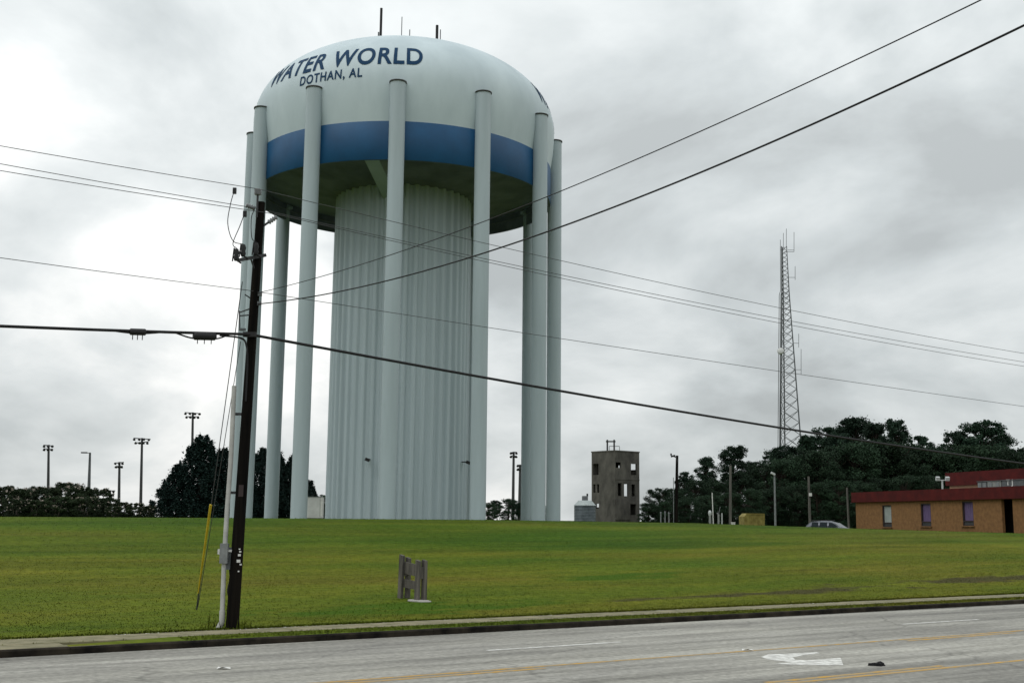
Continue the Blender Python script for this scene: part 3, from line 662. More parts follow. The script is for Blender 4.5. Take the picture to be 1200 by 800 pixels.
# splice cases hung on the cable
cp = line_pts(PB + CAB, [(0, 382)], [(640, 455), (1200, 543)])
def cab_at(px):
    best = None
    for a, b in zip(cp[:30], cp[1:31]):
        for k in range(20):
            P = a + (b - a) * k / 20; d = P - Vector((0, 0, EYE)); fw = d.y * math.cos(PITCH) + d.z * math.sin(PITCH)
            if fw <= 0: continue
            up = -d.y * math.sin(PITCH) + d.z * math.cos(PITCH); u = 600 + math.cos(ROLL) * F_PX * d.x / fw + math.sin(ROLL) * F_PX * up / fw
            if best is None or abs(u - px) < best[0]: best = (abs(u - px), P)
    return best[1]
for x0, x1, dz, lab in ((151, 173, 0.02, 'smaller black splice case on the thick cable, away from the pole'), (227.5, 252, 0.08, 'bigger black splice case on the thick cable, next to the pole')):
    a, b = cab_at(x0), cab_at(x1); dn = Vector((0, 0, -dz)); d = (b - a)
    q = MB().tube([a + dn, a + d * 0.06 + dn, a + d * 0.94 + dn, b + dn], [0.06, 0.085 if dz < .05 else 0.105, 0.085 if dz < .05 else 0.105, 0.06], 12)
    for k in (0.2, 0.5, 0.8): q.tube([a + d * k + dn, a + d * k + dn - Vector((0, 0, 0.2))], 0.012, 5)
    tag(q.build('splice_case', 'black_metal'), lab, 'splice case')
    e0, e1_ = cab_at(x0 - 24), cab_at(x1 + 20); tag(MB().tube(curve_pts([e0, a + dn * 1.5 - Vector((0, 0, .02)), b + dn * 1.5 - Vector((0, 0, .02)), e1_], 8), 0.022, 6).build('cable_loop', 'cable'), 'slack cable loop under the ' + lab.split(' on ')[0].replace('black ', ''), 'cable')
tag(MB().tube(curve_pts([cab_at(256) - Vector((0, 0, .05)), PB + pl(282, 396, -.2), PB + pl(288.5, 404, -.2), PB + pl(290, 425, -.18), PB + pl(288, 470, -.18)], 8), 0.026, 6).build('drop_cable', 'cable'), 'black cable curving from the thick cable down the pole', 'cable')
# the two lines that cross the road towards a pole behind the camera's shoulder
for (p0, pm, p1, r, lab) in (((303, 344), (640, 231), (1150, 0), 0.009, 'thinner upper service wire running from the dark pole across the road'), ((303, 357), (640, 272), (1200, 30), 0.015, 'thicker twisted service wire running from the dark pole across the road')):
    A = PB + pl(*p0) + Vector((0, -0.1, 0)); zE = A.z + 0.45
    B = at(*p1, (zE - EYE) / ray(*p1).z)
    dirh = Vector((B.x - A.x, B.y - A.y, 0)); Lh = dirh.length; nrm = Vector((-dirh.y, dirh.x, 0))
    rm = ray(*pm); Ym = (A.x * nrm.x + A.y * nrm.y) / (rm.x * nrm.x + rm.y * nrm.y); Mq = at(*pm, Ym); dm = math.hypot(Mq.x - A.x, Mq.y - A.y)
    cc = np.linalg.solve(np.array([[dm, dm * dm], [Lh, Lh * Lh]]), np.array([Mq.z - A.z, B.z - A.z])); pts = []
    for i in range(61):
        d = Lh * 1.45 * i / 60; pts.append(A + dirh.normalized() * d + Vector((0, 0, cc[0] * d + cc[1] * d * d)))
    tag(MB().tube(pts, r, 6).build('service_wire', 'cable'), lab, 'service wire')
# guy wire with yellow guard
ga = Vector(PB + pl(273, 438)); 
def on_lawn(px, py):
    lo, hi = 20.0, 90.0
    for Yq in np.arange(20, 90, 0.05):
        P = at(px, py, Yq)
        if P.z <= gz(P.x, P.y): return Vector((P.x, P.y, gz(P.x, P.y)))
    return at(px, py, 60)
gb = on_lawn(230, 714)
guy = empty('guy_wire', gb, 'steel guy wire anchored in the lawn with a yellow plastic guard', 'guy wire')
top_g = PB + pl(284, 330) - gb
MB().tube([Vector((0, 0, -0.1)), top_g], 0.012, 6).build('strand', 'wire_grey', guy)
MB().tube([Vector((0.02, 0.02, -0.1)) + top_g * 0.02, PB + pl(282, 400) - gb], 0.010, 6).build('strand', 'wire_grey', guy)
g0, g1 = at(233.5, 690, gb.y - 0.05) - gb, top_g * 0.0
d_ = top_g.normalized(); tgt = top_g.length * 0.335
MB().tube([d_ * (tgt * 0.16) + Vector((0.0, -0.03, 0)), d_ * tgt + Vector((0, -0.03, 0))], [0.024, 0.038], 10).build('guard', 'yellow_plastic', guy)
MB().tube([Vector((0, 0, -0.15)), d_ * (tgt * 0.2)], 0.02, 6).build('anchor_rod', 'dark_metal', guy)

# ------------------------------------------------------------------ old wooden sign frame on the lawn
posts = [(469, 700.5, 650), (476.8, 699.8, 653), (488.6, 703.6, 656.3), (496.2, 703.0, 656)]
pp = [on_lawn(a, b) for a, b, c in posts]; sa = pp[2]
pp[3] = pp[2] + Vector(((496.2 - 488.6) * pp[2].y / F_PX, 0.10, 0)); pp[1] = pp[0] + Vector(((476.8 - 469) * pp[0].y / F_PX, 0.10, 0))
sign = empty('sign_frame', sa, 'weathered grey wooden frame of paired posts standing on the lawn without a sign', 'sign frame')
ax = Vector((pp[2].x - pp[0].x, pp[2].y - pp[0].y, 0)); La = ax.length; ax.normalize()
R3 = Matrix((ax, Vector((-ax.y, ax.x, 0)), Vector((0, 0, 1)))).transposed()
hts = [at(a, c, q_.y).z - q_.z for (a, b, c), q_ in zip(posts, pp)]
for q_, h_, lean in zip(pp, hts, (0.035, 0.01, 0.02, 0.0)):
    g_ = gz(q_.x, q_.y) - sa.z; b_ = Vector((q_.x, q_.y, sa.z)) - sa; w2 = 0.075; po = MB()
    lo = [b_ + R3 @ Vector((a * w2, c * 0.06, 0)) + Vector((0, 0, g_ - 0.15)) for a, c in ((-1, -1), (1, -1), (1, 1), (-1, 1))]
    hi = [p_ + Vector((lean, 0, h_ + 0.15 + (0.02 if k in (0, 3) else -0.02))) for k, p_ in enumerate(lo)]
    po.add(lo + hi, [(3, 2, 1, 0), (4, 5, 6, 7)] + [(k, (k + 1) % 4, 4 + (k + 1) % 4, 4 + k) for k in range(4)]); po.build('post', 'grey_wood', sign)
def plank(a, b, z0a, z0b, hgt, thick, off, nm='board'):
    a = Vector((a.x, a.y, sa.z)) - sa; b = Vector((b.x, b.y, sa.z)) - sa; d = (b - a); dn = Vector((-d.y, d.x, 0)).normalized(); a = a + dn * off; b = b + dn * off; q = MB()
    vs_ = [a - dn * thick + Vector((0, 0, z0a)), b - dn * thick + Vector((0, 0, z0b)), b + dn * thick + Vector((0, 0, z0b)), a + dn * thick + Vector((0, 0, z0a))]
    q.add(vs_ + [v + Vector((0, 0, hgt)) for v in vs_], [(3, 2, 1, 0), (4, 5, 6, 7)] + [(k, (k + 1) % 4, 4 + (k + 1) % 4, 4 + k) for k in range(4)]); q.build(nm, 'grey_wood', sign)
u_ = sa.y / F_PX
plank(pp[0], pp[2], (702 - 674) * u_ + 0.06, (703.5 - 677) * u_, 13.5 * u_, 0.025, 0.085)
plank(pp[0], pp[2], (702 - 690) * u_ + 0.06, (703.5 - 692) * u_, 9.5 * u_, 0.025, 0.085)
plank(pp[2], pp[3], (703.5 - 679) * u_, (703.5 - 679) * u_, 13.5 * u_, 0.05, 0.0, 'spacer_block')
plank(pp[0], pp[1], (700.5 - 676) * u_ + 0.06, (700.5 - 676) * u_ + 0.06, 13.0 * u_, 0.05, 0.0, 'spacer_block')
pm = MB(); r9 = random.Random(2); ring = []
for k in range(20): ring.append(((0.36 + r9.uniform(-.04, .05)) * math.cos(k * math.tau / 20), (0.22 + r9.uniform(-.03, .03)) * math.sin(k * math.tau / 20)))
pc = sa + Vector((0.06, -0.12, 0)); slp = (gz(pc.x, pc.y + 0.2) - gz(pc.x, pc.y - 0.2)) / 0.4; slx = (gz(pc.x + .2, pc.y) - gz(pc.x - .2, pc.y)) / 0.4
pm.prism(ring, -0.06, 0.06, lambda a, b, h: (a, b, h * 0.5 + b * slp + a * slx))
tag(pm.build('concrete_footing', 'concrete_pad', loc=(pc.x, pc.y, gz(pc.x, pc.y))), 'pale spilled concrete footing at the foot of the wooden frame', 'footing')

# ------------------------------------------------------------------ litter on the road
rg = bmesh.new(); bmesh.ops.create_icosphere(rg, subdivisions=3, radius=1.0); r7 = random.Random(4)
for v in rg.verts:
    k = 1 + 0.35 * math.sin(5 * v.co.x + 2 * v.co.y) * math.cos(4 * v.co.y) + r7.uniform(-.08, .08); v.co = Vector((v.co.x * 0.17 * k, v.co.y * 0.09 * k, max(0, v.co.z) * 0.075 * k))
me = bpy.data.meshes.new('rag'); rg.to_mesh(me); rg.free(); me.materials.append(MATS['rag']); P = onz(1029, 779.5, 0.0)
tag(link('rag', me, loc=(P.x, P.y, 0.001)), 'small crumpled black rag lying on the road', 'rag')
for px, py, lab in ((262, 783.5, 'white paper scrap lying in the kerbside lanes'), (876, 762, 'white paper scrap lying on the far yellow line')):
    P = onz(px, py, 0); q = MB(); q.add([(-.13, -.05, .012), (.0, -.07, .05), (.14, -.03, .012), (.12, .06, .03), (-.02, .05, .012), (-.12, .06, .04)], [(0, 1, 4, 5), (1, 2, 3, 4)])
    tag(q.build('paper_scrap', 'paper', loc=(P.x, P.y, 0.0)), lab, 'litter')

# ------------------------------------------------------------------ concrete training tower
def wall_holes(mb, L0, H0, thick, holes, fn):
    """a wall L0 x H0 with rectangular openings, built from solid blocks between them"""
    xs = sorted({0.0, L0, *[h[0] for h in holes], *[h[1] for h in holes]}); zs = sorted({0.0, H0, *[h[2] for h in holes], *[h[3] for h in holes]})
    for j in range(len(zs) - 1):
        run = None
        for i in range(len(xs)):
            solid = i < len(xs) - 1 and not any(h[0] - 1e-6 <= (xs[i] + xs[i + 1]) / 2 <= h[1] and h[2] <= (zs[j] + zs[j + 1]) / 2 <= h[3] for h in holes)
            if solid and run is None: run = xs[i]
            if not solid and run is not None:
                c = [(run, 0, zs[j]), (xs[i], 0, zs[j]), (xs[i], thick, zs[j]), (run, thick, zs[j]), (run, 0, zs[j + 1]), (xs[i], 0, zs[j + 1]), (xs[i], thick, zs[j + 1]), (run, thick, zs[j + 1])]
                mb.add([fn(*p) for p in c], [(0, 3, 2, 1), (4, 5, 6, 7), (0, 1, 5, 4), (1, 2, 6, 5), (2, 3, 7, 6), (3, 0, 4, 7)]); run = None
TWY = 165.0; k_ = TWY / F_PX * 1.0
c0 = at(721, 609, TWY - 4.0); fz = gz(c0.x, c0.y); FW = 4.75; FH = at(720, 528.5, TWY - 4).z - fz
ftower = empty('training_tower', (c0.x, c0.y, fz), 'derelict grey concrete block tower with empty window openings and roof frame', 'tower')
vdir = Vector((c0.x, c0.y, 0)).normalized(); side = Vector((vdir.y, -vdir.x, 0))
e1 = (vdir + side * 1.03).normalized(); e2 = (vdir - side * 0.97).normalized()        # along right face, along left face (going away)
def zpx(y): return at(720, y, TWY - 2).z - fz
def fx(px): return max(0.01, (px - 720.5) / 27.5 * FW)
def flx(px): return max(0.01, (720.5 - px) / 27.0 * FW)
hr = [(fx(721.2), fx(727), zpx(548.5), zpx(542)), (fx(738.5), fx(745), zpx(556), zpx(543)), (fx(723.5), fx(727.8), zpx(581), zpx(566)), (fx(730.5), fx(735), zpx(581), zpx(566.5)), (fx(739), fx(743), zpx(581), zpx(567)), (fx(737.5), fx(744), zpx(603), zpx(590))]
hl = [(flx(701.5), flx(695), zpx(556), zpx(543)), (flx(698), flx(695.2), zpx(577), zpx(567)), (flx(702.3), flx(699.6), zpx(577), zpx(567)), (flx(702), flx(695.5), zpx(595.5), zpx(590))]
tw_ = 0.22
def mk(o, dx_, dn): return lambda x, y, z: o + dx_ * x + dn * y + Vector((0, 0, z))
zero = Vector((0, 0, 0))
m1 = MB(); wall_holes(m1, FW, FH, tw_, hr, mk(zero, e1, e2)); wr = m1.build('wall', 'concrete_old', ftower)
m1 = MB(); wall_holes(m1, FW - tw_, FH, tw_, [(a - tw_, b - tw_, c, d) for a, b, c, d in hl], mk(e2 * tw_, e2, e1)); m1.build('wall', 'concrete_old', ftower)
bh = [(0.6, 1.2, zpx(594), zpx(588))]
m1 = MB(); wall_holes(m1, FW - 2 * tw_, FH - 0.03, tw_, bh, mk(e2 * FW + e1 * tw_, e1, -e2)); m1.build('wall', 'concrete_old', ftower)
bh2 = [(0.35, 1.75, zpx(549.5), zpx(540.5)), (2.05, 2.85, zpx(582), zpx(566)), (3.55, 3.95, zpx(548), zpx(543.5))]
m1 = MB(); wall_holes(m1, FW - tw_, FH - 0.05, tw_, bh2, mk(e1 * FW + e2 * tw_, e2, -e1)); m1.build('wall', 'concrete_old', ftower)
for yy in (561, 585):
    c = (e1 + e2) * (FW / 2) + Vector((0, 0, zpx(yy))); m1 = MB(); m1.prism([(0.23, 0.23), (FW - .23, .23), (FW - .23, FW - .23), (.23, FW - .23)], zpx(yy) - 0.1, zpx(yy) + 0.1, lambda a, b, h: e1 * a + e2 * b + Vector((0, 0, h))); m1.build('floor_slab', 'concrete_old', ftower)
m1 = MB(); m1.prism([(-0.06, -0.06), (FW + .06, -0.06), (FW + .06, FW + .06), (-.06, FW + .06)], FH, FH + 0.16, lambda a, b, h: e1 * a + e2 * b + Vector((0, 0, h))); m1.build('roof_slab', 'concrete_old', ftower)
for (yy, a, b, f) in ((561.5, 0.0, 1.0, 0), (586, 0.0, 0.62, 0)):     # thin string courses
    m1 = MB(); m1.box(e1 * FW * (a + b) / 2 - e2 * 0.03 + Vector((0, 0, zpx(yy))), (FW * (b - a), 0.06, 0.12), e1.to_track_quat('X', 'Z').to_matrix()); m1.build('ledge', 'concrete_old', ftower)
m1 = MB(); m1.box(e1 * fx(737.0) * 0.5 - e2 * 0.05 + Vector((0, 0, zpx(597.5))), (fx(737.0) - 0.1, 0.1, zpx(586.5) - zpx(609)), e1.to_track_quat('X', 'Z').to_matrix()); m1.build('patched_panel', 'concrete_old', ftower)
def rf(px, py): 
    P = at(px, py, TWY - 1.0); return P - Vector((c0.x, c0.y, fz))
rt_ = FH + 0.1
fr0, fr1 = rf(711.7, 515), rf(719.7, 515)
for p in (fr0, fr1): bar('frame_post', 'dark_metal', ftower, (p.x, p.y, rt_), p, 0.13)
bar('frame_beam', 'dark_metal', ftower, fr0 + Vector((-0.2, 0, -0.25)), fr1 + Vector((0.2, 0, -0.25)), 0.1)
ra, rb_ = rf(714, 522.5), rf(726, 523)
for p in (ra, (ra + rb_) / 2, rb_): bar('rail_post', 'galv_dark', ftower, (p.x, p.y, rt_), (p.x, p.y, p.z), 0.04)
bar('guard_rail', 'galv_dark', ftower, ra, Vector((rb_.x, rb_.y, ra.z)), 0.04)

# ------------------------------------------------------------------ metal bin beside it
sc_ = at(685.5, 608, 140); sz = gz(sc_.x, sc_.y); pxm = 140 / F_PX
R_ = 12.4 * pxm; hw = at(685, 591.5, 140).z - sz; ht_ = at(685, 586.2, 140).z - sz
bin_ = empty('metal_bin', (sc_.x, sc_.y, sz), 'round blue-grey corrugated metal bin with pale conical roof and vent', 'metal bin')
q = MB(); zz = 0; pr = []
while zz < hw: pr += [(R_, zz), (R_ + 0.03, zz + 0.09)]; zz += 0.18
pr.append((R_, hw)); q.lathe(pr, 36, smooth=False); q.build('shell', 'silo_metal', bin_)
MB().lathe([(R_ + 0.08, hw - 0.05), (R_ * 0.62, ht_), (0.35, ht_ + 0.02), (0.02, ht_ + 0.03)], 24, smooth=False).build('roof', 'silo_roof', bin_)
MB().lathe([(0.36, ht_), (0.36, ht_ + 0.52), (0.3, ht_ + 0.55), (0.02, ht_ + 0.56)], 16).build('vent', 'galv_dark', bin_)
MB().box((0.28, 0, ht_ + 0.65), (0.2, 0.2, 0.35)).build('vent_cap', 'dark_metal', bin_)

# ------------------------------------------------------------------ lattice radio mast
LY = 240.0; lb = at(926.5, 600, LY); lz = gz(lb.x, lb.y); LH = at(921, 289, LY).z - lz
mast = empty('radio_mast', (lb.x, lb.y, lz), 'tall grey three-legged lattice radio mast behind the pine trees', 'radio mast')
pxl = LY / F_PX
hbase = 0.0
def mast_leg(k, h):
    # lower part tapers, upper part nearly parallel
    hb = at(921, 344, LY).z - lz
    wdt = (30.5 - (30.5 - 8.5) * min(1, h / hb)) * pxl if h < hb else (8.5 - 2.5 * (h - hb) / (LH - hb)) * pxl
    R0 = wdt / 1.62; a = rad(205) + k * math.tau / 3 + 0.18
    lean = Vector((-0.0, 0, 0)); return Vector((R0 * math.cos(a), R0 * math.sin(a), h)) + lean
hs = [0.0]; 
while hs[-1] < LH - 1.0:
    wq = (mast_leg(0, hs[-1]) - mast_leg(1, hs[-1])).length; hs.append(min(LH, hs[-1] + max(0.95, wq * 0.62)))
hbk = at(921, 344, LY).z - lz
for k in range(3): MB().tube([mast_leg(k, 0), mast_leg(k, hbk), mast_leg(k, LH)], [0.17, 0.11, 0.075], 8).build('mast_leg', 'galv_dark', mast)
for i in range(len(hs) - 1):
    for k in range(3):
        a0, a1 = mast_leg(k, hs[i]), mast_leg(k, hs[i + 1]); b0, b1 = mast_leg((k + 1) % 3, hs[i]), mast_leg((k + 1) % 3, hs[i + 1])
        bar('brace', 'galv_dark', mast, a0, b1, 0.055, 4)
        if hs[i] < hbk: bar('brace', 'galv_dark', mast, b0, a1, 0.055, 4)
ll = [mast_leg(0, h) + Vector((-0.55 if h < hbk else -0.25, -0.1, 0)) for h in hs]
for dxq in (0, 0.32):
    MB().tube([p + Vector((dxq, 0, 0)) for p in ll], 0.07, 5).build('feed_line', 'galv_dark', mast)
def whip(px, y0, y1, arm_px, arm_y, r=0.05):
    a = at(px, y0, LY) - Vector((lb.x, lb.y, lz)); b = at(px, y1, LY) - Vector((lb.x, lb.y, lz)); c = at(arm_px, arm_y, LY) - Vector((lb.x, lb.y, lz)); d = Vector((a.x, c.y, c.z))
    w_ = bar('whip_antenna', 'galv_dark', mast, (b.x, b.y, b.z), (a.x, a.y, a.z), r, 6)
    bar('antenna_arm', 'galv_dark', mast, (c.x, c.y, c.z), (b.x, c.y, c.z), 0.05, 5)
for a in ((914.5, 281, 296, 919, 293), (918, 273, 291, 920, 290), (921.5, 268, 290, 921.5, 289), (930.5, 272, 295, 923, 293), (916, 302, 327, 920, 325), (931.8, 312, 328, 923, 325), (936, 391, 407, 929, 402), (938.8, 409, 439, 930, 433)): whip(*a)
bar('antenna_arm', 'galv_dark', mast, at(919, 295, LY) - Vector((lb.x, lb.y, lz)), at(930.5, 295, LY) - Vector((lb.x, lb.y, lz)), 0.05, 5)
dc = at(915, 411.5, LY - 1) - Vector((lb.x, lb.y, lz)); dq = MB(); rot = Matrix.Rotation(rad(80), 3, 'X') @ Matrix.Rotation(rad(-20), 3, 'Y')
pv = MB().lathe([(0.05, -0.35), (0.45, -0.25), (0.72, 0.0), (0.72, 0.25), (0.4, 0.36), (0.02, 0.4)], 16); dq.add([rot @ Vector(v) + dc for v in pv.v], pv.f, True); dq.build('dish', 'dish', mast)
bar('dish_arm', 'galv_dark', mast, dc, at(919.5, 411, LY) - Vector((lb.x, lb.y, lz)), 0.09)

# ------------------------------------------------------------------ brick building with red fascia
bA = at(1003, 600, 136); bB = at(1200, 600, 107); bz = 1.75
ed = Vector((bB.x - bA.x, bB.y - bA.y, 0)).normalized(); en = Vector((-ed.y, ed.x, 0))
if en.x < 0: en = -en
BL, BD = 46.0, 22.0
bld = empty('brick_building', (bA.x, bA.y, bz), 'low tan brick building with dark red fascia and purple-curtained windows', 'building')
B0 = Vector((bA.x, bA.y, bz))
def bl(u, n_, z): return ed * u + en * n_ + Vector((0, 0, z))
def wall_u(px, py=600):
    r = ray(px, py); # solve A + ed*u on the ray's vertical plane
    return (bA.y * r.x - bA.x) / (ed.x - ed.y * r.x)
def wall_z(px, py):
    u = wall_u(px, py); return at(px, py, bA.y + ed.y * u).z - bz
ZF0 = 5.33 - bz; ZF1 = 6.47 - bz
wins = [(1033.8, 1044.6, 591.5, 612.5, 'curtain_grey', 'pale grey window'), (1079, 1090.8, 589.5, 611.5, 'curtain_purple', 'purple-curtained window'), (1127.6, 1140.6, 587, 611.0, 'curtain_purple', 'purple-curtained window')]
holes = []
for x0, x1, y0, y1, m_, l_ in wins: holes.append((wall_u(x0), wall_u(x1), wall_z((x0 + x1) / 2, y1 + 5), wall_z((x0 + x1) / 2, y0)))
dr = (wall_u(1174), wall_u(1187), 0.02, ZF0 - 0.02); holes.append(dr)
q = MB(); wall_holes(q, BL, ZF0, 0.3, holes, lambda x, y, z: bl(x, y, z)); q.build('front_wall', 'brick', bld)
q = MB()
for (u0, u1, n0, n1) in ((0, 0.3, 0.3, BD), (BL - 0.3, BL, 0.3, BD), (0.3, BL - 0.3, BD - 0.3, BD)):
    q.prism([(u0, n0), (u1, n0), (u1, n1), (u0, n1)], 0, ZF0, lambda a, b, h: bl(a, b, h))
q.build('outer_wall', 'brick', bld)
q = MB(); q.prism([(0.3, 1.7), (BL - .3, 1.7), (BL - .3, 1.8), (.3, 1.8)], 0, ZF0, lambda a, b, h: bl(a, b, h)); q.build('inner_wall', 'dark_void', bld)
q = MB(); q.prism([(-0.35, -0.35), (BL + .35, -0.35), (BL + .35, BD + .35), (-.35, BD + .35)], ZF0, ZF1, lambda a, b, h: bl(a, b, h)); q.build('fascia', 'fascia_red', bld)
q = MB(); q.prism([(0, 0), (BL, 0), (BL, BD), (0, BD)], ZF1, ZF1 + 0.004, lambda a, b, h: bl(a, b, h)); q.build('roof', 'roof_gravel', bld)
Rw = Matrix((ed, en, Vector((0, 0, 1)))).transposed()
for (h, wv) in zip(holes, wins):
    u0, u1, z0, z1 = h; zs_ = z0 + (z1 - z0) * 0.20; fr = MB()
    for c, s_ in (((u0 + 0.06, (z0 + z1) / 2), (0.12, z1 - z0)), ((u1 - 0.06, (z0 + z1) / 2), (0.12, z1 - z0)), (((u0 + u1) / 2, z1 - 0.06), (u1 - u0 - 0.24, 0.12)), (((u0 + u1) / 2, zs_), (u1 - u0 - 0.24, 0.10)), (((u0 + u1) / 2, z0 + 0.05), (u1 - u0 - 0.24, 0.10))):
        fr.box(bl(c[0], 0.12, c[1]), (s_[0], 0.14, s_[1]), Rw)
    wf = fr.build('window', 'frame_brown', bld); tag(wf, wv[5])
    MB().box(bl((u0 + u1) / 2, 0.14, (z0 + zs_) / 2), (u1 - u0 - 0.24, 0.04, zs_ - z0 - 0.15), Rw).build('lower_panel', 'dark_metal', wf)
    cu = MB(); n = 16; vs_ = []
    for i in range(n + 1):
        u = u0 + 0.12 + (u1 - u0 - 0.24) * i / n; y = 0.20 + 0.04 * math.sin(i * 1.9); vs_ += [bl(u, y, zs_ + 0.05), bl(u, y, z1 - 0.12)]
    cu.add(vs_, [(2 * i, 2 * i + 2, 2 * i + 3, 2 * i + 1) for i in range(n)], True); cu.build('curtain', wv[4], wf)
    MB().box(bl((u0 + u1) / 2, -0.06, z0 - 0.03), (u1 - u0 + 0.3, 0.2, 0.10), Rw).build('sill', 'brick', wf)
# door recess
dq = MB(); dq.box(bl((dr[0] + dr[1]) / 2 - 0.2, 1.2, 1.15), ((dr[1] - dr[0]) * 0.6, 0.08, 2.3), Rw); do = dq.build('door', 'frame_brown', bld)
MB().box(bl((dr[0] + dr[1]) / 2 + 0.3, 1.12, 1.1), (0.05, 0.1, 0.25), Rw).build('handle', 'galv', do)
# upper block set back on the roof
u_s = wall_u(1112) + 2.2; ns = 7.0
# start of the block where the pixel ray crosses its face
r_ = ray(1112, 560); P = None
for u_ in np.arange(-10, 40, 0.05):
    Q = B0 + bl(float(u_), ns, 0)
    if Q.x / Q.y >= r_.x: u_s = float(u_); break
Q = B0 + bl(u_s, ns, 0); zt = at(1112, 554, Q.y).z - bz; zm = at(1112, 569.0, Q.y).z - bz
q = MB(); q.prism([(u_s, ns), (BL + 2, ns), (BL + 2, BD - 1), (u_s, BD - 1)], ZF1, zm, lambda a, b, h: bl(a, b, h)); ub = q.build('upper_wall', 'tan_stucco', bld)
q = MB(); q.prism([(u_s - .3, ns - .3), (BL + 2.3, ns - .3), (BL + 2.3, BD - .7), (u_s - .3, BD - .7)], zm, zt, lambda a, b, h: bl(a, b, h)); q.build('upper_fascia', 'fascia_red', bld)
# roof-top units between fascia and block
def roof_pt(px, n_):
    r = ray(px, 568)
    for u_ in np.arange(-10, 60, 0.02):
        Q = B0 + bl(float(u_), n_, 0)
        if Q.x / Q.y >= r.x: return float(u_), Q.y
    return 30.0, 100.0
for x0, x1, y0, m_, lab in ((1145.5, 1156.5, 564.5, 'galv_dark', 'dark boxy roof unit on the brick building'), (1157, 1173, 564, 'hvac', 'pale grey roof unit on the brick building'), (1174, 1206, 563, 'galv_dark', 'long grey roof unit with two white letters')):
    u0, yq = roof_pt(x0, 3.2); u1, _ = roof_pt(x1, 3.2); ztop = at(x0, y0, yq).z - (bz + ZF1)
    o = empty('roof_unit', B0 + bl((u0 + u1) / 2, 3.9, ZF1 + 0.006), lab, 'roof unit')
    MB().box((0, 0, ztop / 2), (u1 - u0 - 0.05, 1.4, ztop), Rw).build('housing', m_, o)
    MB().box((0, 0, ztop + 0.03), (u1 - u0 + 0.1, 1.55, 0.06), Rw).build('lid', 'galv_dark', o)
    nl = max(2, int((u1 - u0) / 0.8))
    if x0 < 1170:
        for i in range(nl): MB().box(ed * ((i + 0.5) / nl - 0.5) * (u1 - u0) - en * 0.72 + Vector((0, 0, ztop / 2)), (0.5, 0.05, ztop * 0.7), Rw).build('louvre', 'galv', o)
    else:
        for ch, px_ in (('T', 1181.5), ('J', 1188)):
            me_ = text_mesh(ch, 0.03, 1.0); uu, _ = roof_pt(px_, 3.2); o2 = link('letter', me_, o); me_.materials.append(MATS['white_paint'])
            M = Matrix((ed * 0.9, Vector((0, 0, 0.75)), -en)).transposed().to_4x4(); M.translation = ed * (uu - (u0 + u1) / 2 - 0.3) - en * 0.715 + Vector((0, 0, 0.3)); o2.matrix_local = M
uf, yq = roof_pt(1104.3, 1.0); fl = empty('roof_floodlight', B0 + bl(uf, 1.0, ZF1 + 0.004), 'twin white floodlight on a short mast on the brick building roof', 'floodlight')
hz_ = at(1104, 563, yq).z - (bz + ZF1)
bar('mast', 'lamp_head', fl, (0, 0, 0), (0, 0, hz_), 0.1); bar('crossarm', 'lamp_head', fl, (-0.55, 0, hz_ + 0.05), (0.55, 0, hz_ + 0.05), 0.05)
for sx in (-1, 1): MB().box((sx * 0.5, -0.15, hz_ + 0.2), (0.38, 0.3, 0.38), Matrix.Rotation(0.35, 3, 'X')).build('lamp', 'lamp_head', fl)

# ------------------------------------------------------------------ silver car behind the crest
CY = 112.0; cc_ = at(974, 612, CY); cg = gz(cc_.x, cc_.y); target_top = at(974, 609.2, CY).z
car = empty('parked_car', (cc_.x, cc_.y, target_top - 1.68), 'silver estate car with roof rails parked behind the crest of the lawn', 'car', rz=rad(-38))
lawn_z = target_top - 1.62
def car_body():
    # side profile sections along x (front = +x): half width, floor, belt, roof
    secs = [(-2.35, .72, .45, .80, .86), (-2.2, .84, .30, .98, 1.15), (-1.75, .88, .24, 1.0, 1.52), (-0.9, .90, .22, .98, 1.60), (0.0, .90, .22, .96, 1.58), (0.55, .90, .22, .95, 1.42), (1.25, .89, .22, .94, 1.0), (1.8, .87, .24, .86, .90), (2.2, .80, .30, .72, .76), (2.38, .62, .40, .60, .62)]
    vs_ = []
    for x, hw_, fl_, be, ro in secs:
        rw = hw_ * (0.76 if ro - be > 0.2 else 0.9)
        vs_ += [(x, -hw_ * .94, fl_), (x, -hw_, (fl_ + be) / 2), (x, -hw_ * .97, be), (x, -rw, ro - 0.05 * (ro - be)), (x, 0, ro + 0.02), (x, rw, ro - 0.05 * (ro - be)), (x, hw_ * .97, be), (x, hw_, (fl_ + be) / 2), (x, hw_ * .94, fl_)]
    n = 9; fs = [(i * n + k, (i + 1) * n + k, (i + 1) * n + (k + 1) % n, i * n + (k + 1) % n) for i in range(len(secs) - 1) for k in range(n)]
    fs += [tuple(range(n)), tuple(reversed(range((len(secs) - 1) * n, len(secs) * n)))]
    return MB().add(vs_, fs, True), secs
body, secs = car_body(); body.build('body', 'car_paint', car)
def glass(poly, nm): MB().add(poly, [tuple(range(len(poly)))]).build(nm, 'car_glass', car)
